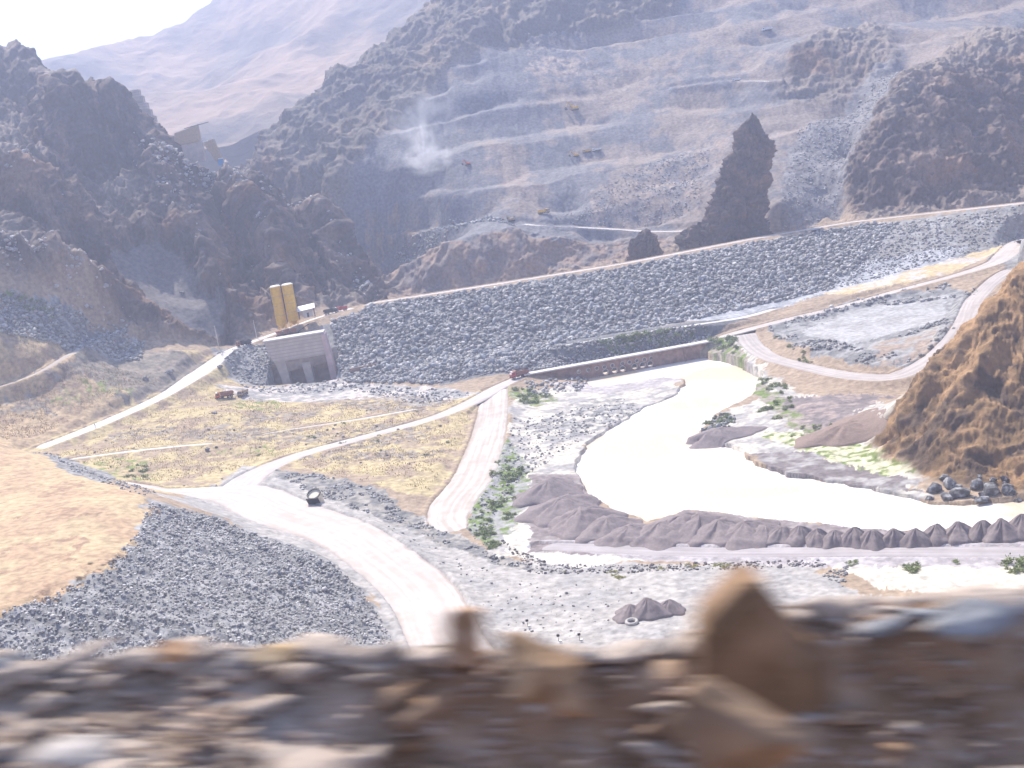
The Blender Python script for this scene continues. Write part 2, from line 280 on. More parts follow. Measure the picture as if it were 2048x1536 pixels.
for q_ in [[(0, 1098), (80, 1085), (150, 1072), (180, 1085), (140, 1125), (100, 1130), (150, 1100), (150, 1085), (80, 1095), (0, 1110)], [(0, 1140), (60, 1130), (110, 1132), (60, 1142), (0, 1150)], [(60, 985), (170, 960), (190, 968), (80, 1000)], [(20, 1040), (130, 1015), (230, 1030), (120, 1035)], [(60, 1190), (200, 1120), (240, 1130), (120, 1180)]]:
    paint(q_, (.36, .235, .15), OCHR2, 3, 2.5, .5, .75)
paint([(130, 1150), (200, 1120), (240, 1120), (180, 1165)], BROWD, OCHR2, 2, 2, .9, .6)
paint([(60, 905), (130, 915), (230, 955), (215, 968), (130, 945)], GREY, GREYL, 3, 2, .5)
# river flats in the foreground right
paint([(1000, 1070), (1060, 1050), (1300, 1100), (1300, 1120), (1150, 1140), (1020, 1110)], (.70, .65, .6), SILT, 6, 2, .1)
paint([(1660, 1130), (2150, 1125), (2150, 1200), (1760, 1180)], (.66, .60, .48), SILT, 6, 2, .2)
paint([(1060, 950), (1160, 950), (1200, 1020), (1300, 1050), (1370, 1020), (1550, 1042), (1850, 1068), (2048, 1046), (2200, 1040), (2200, 1110), (1060, 1105)], (.24, .20, .195), (.30, .26, .25), 6, 1.5, .4)
paint([(1060, 1080), (1400, 1090), (2150, 1080), (2150, 1130), (1640, 1135), (1240, 1118)], (.40, .36, .36), (.48, .44, .44), 6, 2, .15)
def colours(P, nrm):
    """albedo and roughness amplitude for points on the terrain"""
    X, Y = P[:, 0], P[:, 1]; n = len(P)
    P0 = np.stack([X, Y, P[:, 2]], -1).astype(np.float32); F0 = np.stack([X, Y, X*0], -1)
    n1 = fbm(F0, 8, 4); n2 = fbm(F0+50, 2.2, 3); nb = fbm(F0+90, 45, 4)
    col = np.array(SOIL)*(1+.3*n1[:, None]) ; amp = np.full(n, .3)
    col = np.repeat(np.array(SOIL)[None], n, 0)*(1+.25*n1[:, None])
    # mountains
    mc, mr, mq, mk, mk2 = [samp(m, X+n1*10, Y+n1*10) for m in (m_crag, m_ridge, m_quarry, m_cliff, m_cliff2)]
    z = P[:, 2]; t3 = fbm(P0*np.array([1, 1, .3], np.float32), 10, 5, .62)*1.3
    q = np.array(QG)*(1+.25*n1[:, None]); mixp = st(nb+.5*n1+.25*(X > 60), .05, .35)[:, None]
    q = q*(1-mixp*.7)+np.array(QP)*mixp*.7
    q = q*(1+.18*fbm(np.stack([X*.1, Y*.1, z], -1), 4, 3)[:, None])
    cr = np.array(CRAG)+(np.array(CRAGL)-np.array(CRAG))*st(t3+.3*nb, -.1, .45)[:, None]
    orange = st(fbm(F0+7, 30, 3), .1, .35)[:, None]; cr = cr*(1-orange*.6)+np.array((.24, .135, .075))*orange*.6
    flat = st(nrm[:, 2], .72, .95)[:, None]; cr = cr*(1-flat*.5)+np.array((.30, .26, .22))*flat*.5
    rg = np.array((.14, .12, .10))*(1+.3*n1[:, None]); rg = rg*(1-orange*.6)+np.array((.30, .22, .15))*orange*.6
    for m, c, a in ((mq, q, .5), (mk, cr*1.25, 3.), (mk2, cr*1.2, 2.), (mr, rg, 2.), (mc, cr, 3.)):
        m = np.clip(m, 0, 1); col = col*(1-m[:, None])+c*m[:, None]; amp = amp*(1-m)+a*m
    sc = st(samp(m_chute, X+n1*8, Y+n1*8), .3, .7)[:, None]; col = col*(1-sc)+np.array((.165, .15, .145))*(1+.3*n1[:, None])*sc; amp = np.where(sc[:, 0] > .5, .5, amp)
    hb = samp(m_hill, X, Y); hc = np.array(BROWN)+(np.array((.34, .205, .10))-np.array(BROWN))*st(t3+.012*(z-16), -.35, .3)[:, None]  # upper hill turns golden: its sunlit slope is painted into the colour
    hd = st(fbm(P0+30, 9, 3)+.01*(22-z), .12, .3)[:, None]; hc = hc*(1-hd)+np.array(BROWD)*hd*1.3
    for (pl, c1, c2, s, wp, a, cover) in PAINT:
        lo = pl.min(0)-8; hi = pl.max(0)+8; k = np.nonzero((X > lo[0]) & (X < hi[0]) & (Y > lo[1]) & (Y < hi[1]))[0]
        if len(k) == 0: continue
        wv = np.stack([X[k]+n1[k]*wp*2+n2[k]*wp*.8, Y[k]+np.roll(n1, 999)[k]*wp*2-n2[k]*wp*.8], -1)
        ins = pin(wv, pl); k = k[ins]
        if len(k) == 0: continue
        f = fbm(F0[k]+s*3.3, s, 4); g = st(f, -.12, .22)[:, None]
        c = c1*(1-g)+c2*g; c = c*(1+.18*n2[k][:, None])
        if cover is not None:
            ok = st(fbm(F0[k]+77, 3, 3), -.3+(1-cover)*.5, -.1+(1-cover)*.5)[:, None]; c = col[k]*(1-ok)+c*ok
        col[k] = c
        if a is not None: amp[k] = a
    hbm = np.clip(hb*1.5, 0, 1)[:, None]; col = col*(1-hbm)+hc*hbm; amp = amp*(1-hbm[:, 0])+1.2*hbm[:, 0]
    # tufts on the straw terraces
    return np.clip(col, .01, .85), amp
chute = poly((205, 505), (290, 480), (350, 510), (410, 580), (460, 640), (430, 684), (340, 640), (270, 585))[:, :2]
m_chute = gm(chute, 4)
# ------------------------------------------------------------------ roads: centre line (survey point, half width in metres)
ROADS = [
 ('haul_road', [(1010, 1420, 7.5), (905, 1300, 7.5), (848, 1195, 8), (775, 1125, 8), (680, 1065, 8.5), (558, 1022, 9.5), (485, 990, 9, 9.4), (420, 984, 6.5, 10.4), (355, 982, 4.6, 11), (295, 982, 3.4, 11.6), (215, 964, 2.2, 13.4)], (0.516, 0.430, 0.378), (0.602, 0.542, 0.499)),
 ('link_road', [(470, 982, 7), (500, 956, 6.5), (535, 936, 5.5), (600, 911, 4.5), (715, 879, 4), (865, 838, 4), (940, 806, 4.5), (1000, 774, 4), (1045, 753, 3.2), (1072, 745, 3)], (0.482, 0.421, 0.387), (0.568, 0.516, 0.482)),
 ('embankment_road', [(1408, 686, 3), (1485, 662, 3.5), (1645, 623, 3.2), (1765, 592, 3.2), (1905, 553, 3.6), (1998, 523, 5), (2066, 487, 6), (2200, 440, 6)], (0.464, 0.404, 0.361), (0.550, 0.490, 0.447)),
 ('berm_track', [(1112, 694, 1.6), (1250, 672, 2.2), (1400, 649, 2.6), (1490, 635, 3), (1560, 615, 2)], (0.568, 0.533, 0.490), (0.619, 0.585, 0.550)),
 ('upper_road', [(76, 898, 4.5), (212, 846, 4.6), (340, 786, 4.6), (402, 745, 6), (440, 713, 4.4), (488, 690, 3.6), (540, 671, 4), (607, 646, 3.4), (668, 627, 3.2), (712, 614, 3)], (0.585, 0.542, 0.507), (0.654, 0.619, 0.593)),
 ('field_track', [(122, 917, 1.6), (280, 901, 1.8), (420, 889, 1.2), (440, 886, .6)], (0.568, 0.525, 0.482), (0.619, 0.585, 0.550)),
 ('field_track', [(505, 872, .8), (600, 857, 1.4), (720, 839, 1.7), (800, 825, 1.5), (850, 816, 1)], (0.533, 0.482, 0.430), (0.602, 0.559, 0.516)),
 ('wide_track', [(990, 778, 5.5), (984, 835, 6), (970, 895, 6.5), (945, 955, 6.8), (908, 1005, 7), (897, 1040, 5.5), (915, 1062, 3)], (0.447, 0.378, 0.327), (0.585, 0.525, 0.473)),
 ('loop_road', [(1488, 664, 4.5), (1505, 692, 4.2), (1545, 716, 4), (1615, 735, 4), (1700, 753, 4.6), (1780, 757, 5.5), (1840, 733, 5), (1892, 695, 4.5), (1925, 647, 4), (1952, 605, 4), (1990, 560, 4), (2030, 535, 4)], (0.396, 0.344, 0.318), (0.499, 0.447, 0.413)),
 ('hill_path', [(-60, 790, 2), (0, 777, 2), (84, 748, 2.2), (138, 710, 2.2), (195, 685, 2), (258, 658, 1.6)], (0.396, 0.327, 0.275), (0.447, 0.396, 0.353)),
 ('river_road', [(1075, 1092, 2.5), (1200, 1098, 3.2), (1420, 1106, 3.4), (1700, 1107, 3.4), (1900, 1108, 3.4), (2150, 1104, 3.5)], (0.344, 0.305, 0.301), (0.430, 0.391, 0.387)),
 ('quarry_road', [(1038, 447, 2), (1080, 452, 3), (1160, 456, 3), (1260, 463, 3), (1340, 464, 3.4), (1418, 464, 3)], (0.585, 0.533, 0.490), (0.636, 0.593, 0.559)),
 ('quarry_road', [(1560, 461, 2), (1620, 460, 3), (1690, 457, 3), (1730, 448, 3)], (0.568, 0.516, 0.473), (0.619, 0.576, 0.533)),
 ('quarry_road', [(1350, 176, 2), (1420, 166, 2.5), (1480, 161, 3), (1545, 166, 3)], (0.516, 0.464, 0.430), (0.585, 0.533, 0.499)),
]
RD3 = []
for nm, pts, c1, c2 in ROADS:
    A = np.array([[*(hit(p[0], p[1]) if len(p) == 3 else Z(p[0], p[1], p[3])), p[2]] for p in pts]); n = len(A); t = np.arange(n); q = np.linspace(0, n-1, (n-1)*10+1); out = []
    for u in q:                                   # Catmull-Rom through the surveyed points
        i = min(int(u), n-2); f = u-i; p0, p1, p2, p3 = A[max(i-1, 0)], A[i], A[i+1], A[min(i+2, n-1)]
        out.append(.5*((2*p1)+(-p0+p2)*f+(2*p0-5*p1+4*p2-p3)*f*f+(-p0+3*p1-3*p2+p3)*f**3))
    B = np.array(out); zz = base(B[:, 0], B[:, 1]); zz = np.where(np.abs(zz-B[:, 2]) > 1.5, B[:, 2], zz) if nm == 'haul_road' else zz; zp = np.pad(zz, 6, 'edge'); B[:, 2] = np.convolve(zp, np.ones(13)/13, 'valid')
    B[:, 2] = np.maximum(B[:, 2], 1.2)
    RD3.append((nm, B, c1, c2))
cb = np.array([[c[0], c[1]+4.2, c[2]+.15, 3.6] for c in crest[1:]]); t_ = np.linspace(0, len(cb)-1, 80)
RD3.append(('dam_crest_road', np.stack([np.interp(t_, np.arange(len(cb)), cb[:, k]) for k in range(4)], -1), (.48, .43, .40), (.58, .53, .50)))
def carve(Xf, Yf, z):
    z = z.copy(); bd = np.full(len(z), 1e9); bb = np.zeros(len(z))
    for nm, B, _, _ in RD3:
        lo = B[:, :2].min(0)-18; hi = B[:, :2].max(0)+18; k = np.nonzero((Xf > lo[0]) & (Xf < hi[0]) & (Yf > lo[1]) & (Yf < hi[1]))[0]
        if len(k) == 0: continue
        best = np.full(len(k), 1e9); bz = np.zeros(len(k)); p = np.stack([Xf[k], Yf[k]], -1)
        for a, b in zip(B[:-1:2], B[2::2]):
            ab = b[:2]-a[:2]; L2 = ab@ab+1e-9; t = np.clip(((p-a[:2])@ab)/L2, 0, 1); d = np.hypot(*(p-a[:2]-t[:, None]*ab).T)-(a[3]+(b[3]-a[3])*t)
            m = d < best; best[m] = d[m]; bz[m] = (a[2]+(b[2]-a[2])*t)[m]
        both = (best < .5) & (bd[k] < .5); new = (best < bd[k])
        v = np.where(both, np.minimum(bz, bb[k]), np.where(new, bz, bb[k])); bb[k] = v; bd[k] = np.minimum(best, bd[k])
    wgt = 1-st(bd, .3, 5.5); z = z*(1-wgt)+(bb-.35*(bd < -.2)+.35*st(bd, -.3, .5)*(1-st(bd, .8, 2.2)))*wgt
    return z, 1-st(bd, -.5, 3)
# ------------------------------------------------------------------ terrain surface
m_flat = np.zeros_like(G)
def terrace(x, y, z):
    q = samp(m_quarry, x, y); q = q*st(z, 34, 46)*(1-samp(m_cliff2, x, y))
    P = np.stack([x, y, z*0], -1); zz = z+fbm(P, 110, 3)*14; step = 19.
    k = np.floor(zz/step); f = zz/step-k
    f2 = np.where(f < .42, f*.14, .0588+(f-.42)*(.9412/.58)); keep = .95*st(fbm(P+400, 60, 3), -.3, .12)
    return z+q*keep*(f2-f)*step
def surface(X, Y, full=True):
    z = base(X, Y); z = terrace(X, Y, z)
    e = 1.5; gx = (base(X+e, Y)-base(X-e, Y))/(2*e); gy = (base(X, Y+e)-base(X, Y-e))/(2*e)
    n = np.stack([-gx, -gy, np.ones_like(gx)], -1); n /= np.linalg.norm(n, axis=-1)[..., None]
    return z, n
print('zones', round(time.time()-T0, 1))
tc = np.concatenate([np.linspace(-.95, -.50, 60, endpoint=False), np.linspace(-.50, .52, 1240, endpoint=False), np.linspace(.52, .95, 60)])
yr = np.concatenate([np.linspace(4, 185, 60, endpoint=False), np.linspace(185, 420, 420, endpoint=False), np.linspace(420, 720, 470, endpoint=False), np.linspace(720, 1120, 330)])
TT, YY = np.meshgrid(tc, yr); XX = TT*YY
Xf, Yf = XX.ravel(), YY.ravel()
z0, nr = surface(Xf, Yf)
z0, rm = carve(Xf, Yf, z0)
P = np.stack([Xf, Yf, z0], -1)
col, amp = colours(P, nr)
# crags: ribs and broken rock pushed out along the slope
rk = np.clip(samp(m_rock, Xf, Yf), 0, 1)*(1-st(samp(m_chute, Xf, Yf), .2, .6))
near = Yf > 190
ps = np.stack([Xf, Yf, z0*.55], -1).astype(np.float32)
dsp = np.zeros(len(Xf), np.float32)
k = np.nonzero((rk > .01))[0]
warp = np.stack([fbm(ps[k]+5, 25, 2), fbm(ps[k]+15, 25, 2), fbm(ps[k]+25, 25, 2)], -1)*10
dsp[k] += rk[k]*(fbm(ps[k]+warp, 40, 7, .56, True)*11-3)
k2 = np.nonzero(near)[0]
gq = np.nonzero(samp(m_quarry, Xf, Yf) > .05)[0]; dsp[gq] += samp(m_quarry, Xf[gq], Yf[gq])*(fbm(np.stack([Xf[gq], Yf[gq]*.2, z0[gq]*.25], -1), 8, 5, .6)*1.7)
dsp[k] += rk[k]*fbm(ps[k]*np.array([1, 1, .4], np.float32)+warp*.5, 13, 5, .6, True)*3.2
dsp[k2] += (amp[k2]*(fbm(ps[k2]*np.array([1, 1, 1.8], np.float32), 5.5, 4, .6)*1.5)).astype(np.float32)
hm = samp(m_hill, Xf, Yf); kh = np.nonzero(hm > .02)[0]; warph = np.stack([fbm(ps[kh]+5, 12, 2), fbm(ps[kh]+15, 12, 2), fbm(ps[kh]+25, 12, 2)], -1)*6
dsp[kh] += hm[kh]*(fbm(ps[kh]+warph, 15, 7, .6, True)*3.8-1.2)
dsp *= 1-rm*.93
dirn = nr.copy(); dirn[:, 2] *= .8
P += dirn*dsp[:, None]
# furrows tipped down the rubble slope, ribs running down the crag
rub = np.array([hit(x, y, 150) for x, y in [(-60, 1240), (200, 1155), (285, 1060), (310, 1010), (430, 1040), (660, 1125), (760, 1230), (780, 1420), (-60, 1420)]])[:, :2]
kr = np.nonzero(near & (Yf < 330) & (Xf < 20))[0]; kr = kr[pin(np.stack([Xf[kr], Yf[kr]], -1), rub)]
P[kr, 2] += fbm(np.stack([(Xf[kr]*.5+Yf[kr]*.87), (Xf[kr]*.87-Yf[kr]*.5)*.22, 0*Xf[kr]], -1), 5.5, 4, .6, True)*1.3-.4
kc = np.nonzero(samp(m_crag, Xf, Yf) > .05)[0]; uu = Xf[kc]*.86+Yf[kc]*.51; vv = -Xf[kc]*.51+Yf[kc]*.86; wq = fbm(ps[kc]+200, 40, 3)*14
P[kc, 2] += samp(m_crag, Xf[kc], Yf[kc])*(1-st(samp(m_chute, Xf[kc], Yf[kc]), .1, .5))*(fbm(np.stack([uu+wq, vv*.22, 0*uu], -1), 30, 4, .5, True)*11-5)
# river bed and road beds
bx = (Xf > river_xy[:, 0].min()-5) & (Xf < river_xy[:, 0].max()+40) & (Yf > 230) & (Yf < 520); kb = np.nonzero(bx)[0]
wv = np.stack([Xf[kb], Yf[kb]], -1)+np.stack([fbm(ps[kb]*[1, 1, 0], 7, 3), fbm(ps[kb]*[1, 1, 0]+40, 7, 3)], -1)*2.2
inr = pin(wv, river_xy) | pin(wv, back_xy)
P[kb, 2] = np.where(inr, np.minimum(P[kb, 2], -.9), np.maximum(P[kb, 2], .18))
pitx = D(573, 781, 552); pit = (P[:, 0] > pitx[0]-6) & (P[:, 0] < pitx[0]+25) & (P[:, 1] > 538) & (P[:, 1] < 563)
P[pit, 2] = np.minimum(P[pit, 2], pitx[2]-.9+.3*fbm(P[pit], 3, 3))
NR, NC = XX.shape
ZF = P[:, 2].reshape(NR, NC)
def gz(x, y):
    """height of the finished ground"""
    x = np.asarray(x, float); y = np.asarray(y, float)
    fc = np.clip(np.interp(x/y, tc, np.arange(NC)), 0, NC-1.001); fr = np.clip(np.interp(y, yr, np.arange(NR)), 0, NR-1.001)
    ic = fc.astype(int); ir = fr.astype(int); u = fc-ic; v = fr-ir
    return (ZF[ir, ic]*(1-u)+ZF[ir, ic+1]*u)*(1-v)+(ZF[ir+1, ic]*(1-u)+ZF[ir+1, ic+1]*u)*v
print('surface', round(time.time()-T0, 1))
def mesh_np(name, V, Fq, colr=None, mat=None, smooth=False):
    me = bpy.data.meshes.new(name); k = Fq.shape[1]
    me.vertices.add(len(V)); me.vertices.foreach_set('co', np.ascontiguousarray(V, np.float32).ravel())
    me.loops.add(Fq.size); me.loops.foreach_set('vertex_index', np.ascontiguousarray(Fq, np.int32).ravel())
    me.polygons.add(len(Fq)); me.polygons.foreach_set('loop_start', np.arange(0, Fq.size, k, dtype=np.int32))
    if smooth: me.polygons.foreach_set('use_smooth', np.ones(len(Fq), bool))
    me.update(calc_edges=True)
    if colr is not None:
        a = me.color_attributes.new('Col', 'FLOAT_COLOR', 'POINT'); c = np.ones((len(V), 4), np.float32); c[:, :3] = colr; a.data.foreach_set('color', c.ravel())
    if mat: me.materials.append(mat)
    return me
def link(name, me, parent=None, loc=None, rz=0):
    o = bpy.data.objects.new(name, me); scene.collection.objects.link(o)
    if parent: o.parent = parent
    if loc is not None: o.location = [float(q) for q in loc]
    if rz: o.rotation_euler[2] = rz
    return o
def tag(o, label=None, cat=None, group=None, kind=None):
    if label: o['label'] = label
    if cat: o['category'] = cat
    if group: o['group'] = group
    if kind: o['kind'] = kind
    return o
def grid_faces(r, c):
    i = np.arange(r-1)[:, None]*c+np.arange(c-1)[None]; return np.stack([i, i+1, i+1+c, i+c], -1).reshape(-1, 4)
def sub(V, Fq, colr, mask):
    f = Fq[mask]; u, inv = np.unique(f, return_inverse=True); return V[u], inv.reshape(f.shape), colr[u]
# ------------------------------------------------------------------ materials
def mat(name, base=None, rough=.9, bump=0, bscale=1., noise=0, nscale=1., attr=False, metal=0, bdist=.3, spec=.3):
    m = bpy.data.materials.new(name); m.use_nodes = True; n = m.node_tree.nodes; l = m.node_tree.links; b = n['Principled BSDF']
    b.inputs['Roughness'].default_value = rough; b.inputs['Metallic'].default_value = metal; b.inputs['Specular IOR Level'].default_value = spec
    tcn = n.new('ShaderNodeTexCoord')
    if attr: src = n.new('ShaderNodeVertexColor'); src.layer_name = 'Col'; out = src.outputs[0]
    else: src = n.new('ShaderNodeRGB'); src.outputs[0].default_value = (*base, 1); out = src.outputs[0]
    if noise:
        t = n.new('ShaderNodeTexNoise'); t.inputs['Scale'].default_value = nscale; t.inputs['Detail'].default_value = 5; l.new(tcn.outputs['Object'], t.inputs['Vector'])
        r = n.new('ShaderNodeMapRange'); r.inputs[1].default_value = .3; r.inputs[2].default_value = .7; r.inputs[3].default_value = 1-noise; r.inputs[4].default_value = 1+noise
        l.new(t.outputs[0], r.inputs[0]); mx = n.new('ShaderNodeVectorMath'); mx.operation = 'SCALE'; l.new(out, mx.inputs[0]); l.new(r.outputs[0], mx.inputs['Scale']); out = mx.outputs[0]
    l.new(out, b.inputs['Base Color'])
    if bump:
        t = n.new('ShaderNodeTexNoise'); t.inputs['Scale'].default_value = bscale; t.inputs['Detail'].default_value = 6; t.inputs['Roughness'].default_value = .6; l.new(tcn.outputs['Object'], t.inputs['Vector'])
        q = n.new('ShaderNodeBump'); q.inputs['Strength'].default_value = bump; q.inputs['Distance'].default_value = bdist; l.new(t.outputs[0], q.inputs['Height']); l.new(q.outputs[0], b.inputs['Normal'])
    return m
MT = mat('earth_and_rock', rough=.92, attr=True, noise=.28, nscale=.55, bump=.8, bscale=.7, bdist=.5)
MR = mat('dirt_road', rough=.85, attr=True, noise=.08, nscale=.3, bump=.3, bscale=1.5, bdist=.1)
FQ = grid_faces(NR, NC); fc_ = FQ[:, 0]
isc = samp(m_crag, Xf, Yf)[fc_] > .5; isr = (samp(m_ridge, Xf, Yf)[fc_] > .5) & ~isc; ish = (Yf[fc_] > 646) & ~isc & ~isr; isb = (hm[fc_] > .5)
for nm, mk in (('rocky_crag', isc), ('mountain_ridge', isr), ('quarry_hillside', ish), ('brown_hill', isb & ~isc), ('ground', ~(isc | isr | ish | isb))):
    v, f, c = sub(P, FQ, col, mk); o = link(nm, mesh_np(nm, v, f, c, MT, smooth=True)); tag(o, kind='structure')
print('ground', round(time.time()-T0, 1))
# far mountains
def farmt(name, ctl, xr, yrn, nx, ny, amp, tint, tint2, seed):
    C_ = np.array(ctl); n = len(C_); d = np.sqrt(((C_[:, None, :2]-C_[None, :, :2])**2).sum(-1)); A = np.zeros((n+1, n+1)); A[:n, :n] = -d; A[:n, n] = 1; A[n, :n] = 1
    s = np.linalg.solve(A+np.diag([1.]*n+[0]), np.append(C_[:, 2], 0)); gx, gy = np.meshgrid(np.linspace(*xr, nx), np.linspace(*yrn, ny)); z = np.full(gx.shape, s[n])
    for i in range(n): z -= s[i]*np.sqrt((gx-C_[i, 0])**2+(gy-C_[i, 1])**2)
    Pp = np.stack([gx, gy, z], -1).reshape(-1, 3); q = Pp.astype(np.float32)+seed
    Pp[:, 2] += (fbm(q*[1, 1, 0], 420, 6, .52, True)*amp)-amp*.3
    f = st(fbm(q*[1, 1, .3], 160, 5, .6), -.15, .3)[:, None]; c = np.array(tint)*(1-f)+np.array(tint2)*f
    o = link(name, mesh_np(name, Pp, grid_faces(ny, nx), c, MF, smooth=True)); tag(o, kind='structure')
MF = mat('far_slopes', rough=.95, attr=True, noise=.2, nscale=.02, bump=.8, bscale=.05, bdist=6)
fm = [D(*p) for p in [(-700, 160, 2300), (-200, 140, 2200), (0, 150, 2150), (60, 108, 2100), (125, 92, 2100), (180, 95, 2120), (240, 98, 2150), (310, 103, 2200), (340, 100, 2150), (380, 62, 2150), (450, 0, 2150), (560, -110, 2180), (700, -200, 2200), (900, -250, 2250), (1300, -250, 2300), (2000, -150, 2300),
      (100, 200, 1750), (250, 160, 1850), (350, 160, 1850), (480, 100, 1850), (600, 50, 1900), (700, 60, 1800), (400, 210, 1650), (500, 270, 1450), (540, 300, 1350), (450, 320, 1400), (250, 260, 1500), (350, 280, 1450), (600, 180, 1650), (750, 100, 1650), (300, 340, 1300), (0, 300, 1500), (-500, 300, 1500), (900, 100, 1500), (1300, 0, 1500)]]
fm += [(p[0], p[1]+700, 100) for p in fm[:15]]
farmt('far_mountain', fm, (-1500, 1400), (1200, 3000), 620, 460, 40, (.34, .225, .14), (.14, .108, .08), 11)
pk = [D(*p) for p in [(318, 70, 3600), (326, 56, 3600), (345, 64, 3600), (356, 70, 3620), (300, 130, 3600), (380, 120, 3600), (330, 140, 3400), (100, 160, 3600), (600, 160, 3600)]]+[(-800, 4200, 100), (-1600, 3900, 200), (200, 4000, 200)]
farmt('distant_peak', pk, (-1700, 100), (3300, 4200), 160, 90, 16, (.16, .14, .12), (.10, .09, .08), 51)
# land outside the frame, out to the horizon
def skirt():
    gx, gy = np.meshgrid(np.linspace(-6000, 6000, 60), np.linspace(-4000, 8000, 60)); z = -20+fbm(np.stack([gx, gy, gx*0], -1), 1500, 4)*60
    return link('plain', mesh_np('plain', np.stack([gx, gy, z-60], -1).reshape(-1, 3), grid_faces(60, 60), np.tile([.3, .24, .17], (3600, 1)), MF, smooth=True))
tag(skirt(), kind='structure')
# ------------------------------------------------------------------ roads as draped sheets
for nm, B, c1, c2 in RD3:
    t = np.gradient(B[:, :2], axis=0); t /= np.linalg.norm(t, axis=1)[:, None]+1e-9; nn = np.stack([-t[:, 1], t[:, 0]], -1)
    m = len(B); R_ = []; us = np.linspace(-1, 1, 25); s_ = np.cumsum(np.r_[0, np.linalg.norm(np.diff(B[:, :2], axis=0), axis=1)])
    fine = np.linspace(0, s_[-1], max(3, int(s_[-1]/.9))); Bi = np.stack([np.interp(fine, s_, B[:, k]) for k in range(4)], -1); ni = np.stack([np.interp(fine, s_, nn[:, k]) for k in range(2)], -1)
    sf = np.stack([fine, fine*0, fine*0], -1); we = 1+.16*fbm(sf+B[0, 0], 6, 4)[:, None]*(us[None] > 0)+.16*fbm(sf+B[0, 0]+99, 5, 4)[:, None]*(us[None] <= 0)
    off = us[None]*Bi[:, 3:4]*we; X_ = Bi[:, 0:1]+ni[:, 0:1]*off; Y_ = Bi[:, 1:2]+ni[:, 1:2]*off
    U = np.stack([fine[:, None]*.02+0*off, off*.9, 0*off+B[0, 1]], -1)
    ruts = fbm(U, 1.0, 4); Z_ = Bi[:, 2:3]+ruts*.12+.12*(1-np.abs(us)**2)[None]-.6*(1-st(np.minimum(fine, fine[-1]-fine), 0, 5))[:, None]-.55*np.clip(np.abs(us)-.9, 0, 1)[None]*10*.6
    g = st(ruts+.35*fbm(np.stack([X_, Y_, 0*X_], -1), 9, 3), -.25, .3)[..., None]; c = np.array(c1)*(1-g)+np.array(c2)*g
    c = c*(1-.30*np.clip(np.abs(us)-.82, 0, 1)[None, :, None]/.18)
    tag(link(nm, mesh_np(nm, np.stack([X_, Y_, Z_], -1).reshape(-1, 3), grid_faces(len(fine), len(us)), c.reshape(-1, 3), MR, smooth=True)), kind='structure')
# ------------------------------------------------------------------ river
MW = mat('muddy_water', (.78, .66, .48), rough=.38, bump=.8, bscale=.9, bdist=.25, noise=.10, nscale=.05, spec=.9)
_n = MW.node_tree.nodes; _l = MW.node_tree.links; _c = _n.new('ShaderNodeTexCoord'); _t = _n.new('ShaderNodeTexNoise'); _t.inputs['Scale'].default_value = .022; _t.inputs['Detail'].default_value = 3; _t.inputs['Distortion'].default_value = 1.5; _l.new(_c.outputs['Object'], _t.inputs['Vector'])
_m = _n.new('ShaderNodeMix'); _m.data_type = 'RGBA'; _r = _n.new('ShaderNodeMapRange'); _r.inputs[1].default_value = .46; _r.inputs[2].default_value = .58; _l.new(_t.outputs[0], _r.inputs[0]); _l.new(_r.outputs[0], _m.inputs[0]); _m.inputs[6].default_value = (.81, .765, .70, 1); _m.inputs[7].default_value = (.66, .535, .385, 1); _l.new(_m.outputs[2], _n['Principled BSDF'].inputs['Base Color'])
gx, gy = np.meshgrid(np.linspace(river_xy[:, 0].min()-4, river_xy[:, 0].max()+38, 40), np.linspace(236, 501, 50))
tag(link('river', mesh_np('river', np.stack([gx, gy, gx*0], -1).reshape(-1, 3), grid_faces(50, 40), None, MW, smooth=True)), kind='structure')
# ------------------------------------------------------------------ rock templates
def rock_templates(n, seed, npt=13, flat=(1, 1, .75)):
    out = []; rs = np.random.RandomState(seed)
    for _ in range(n):
        p = rs.normal(size=(npt, 3)); p /= np.linalg.norm(p, axis=1)[:, None]; p *= rs.uniform(.75, 1.05, (npt, 1))*np.array(flat)*rs.uniform(.75, 1.2, 3)
        b = bmesh.new(); [b.verts.new(v) for v in p]; r = bmesh.ops.convex_hull(b, input=b.verts); bmesh.ops.delete(b, geom=[g for g in r['geom_interior'] if isinstance(g, bmesh.types.BMVert)], context='VERTS'); bmesh.ops.triangulate(b, faces=b.faces)
        b.verts.index_update(); out.append((np.array([v.co[:] for v in b.verts]), np.array([[v.index for v in f.verts] for f in b.faces if len(f.verts) == 3]))); b.free()
    return out
TPL = rock_templates(10, 5)
rs = np.random.RandomState(11)
def rotm(n):
    q = rs.normal(size=(n, 4)); q /= np.linalg.norm(q, axis=1)[:, None]; a, b, c, d = q.T
    return np.stack([1-2*(c*c+d*d), 2*(b*c-a*d), 2*(b*d+a*c), 2*(b*c+a*d), 1-2*(b*b+d*d), 2*(c*d-a*b), 2*(b*d-a*c), 2*(c*d+a*b), 1-2*(b*b+c*c)], -1).reshape(-1, 3, 3)
def scatter(pts, size, cols, yaw_only=False):
    """merge many loose stones into arrays of vertices, faces and colours"""
    V, F_, C_ = [], [], []; off = 0; n = len(pts); R = rotm(n); ti = rs.randint(0, len(TPL), n)
    for k, (tv, tf) in enumerate(TPL):
        m = np.nonzero(ti == k)[0]
        if len(m) == 0: continue
        v = np.einsum('nij,vj->nvi', R[m], tv)*size[m][:, None, None]; v[..., 2] *= .8; v += pts[m][:, None]
        V.append(v.reshape(-1, 3)); F_.append((tf[None]+(np.arange(len(m))*len(tv))[:, None, None]+off).reshape(-1, 3)); C_.append(np.repeat(cols[m], len(tv), 0)); off += len(m)*len(tv)
    return np.vstack(V), np.vstack(F_), np.vstack(C_)
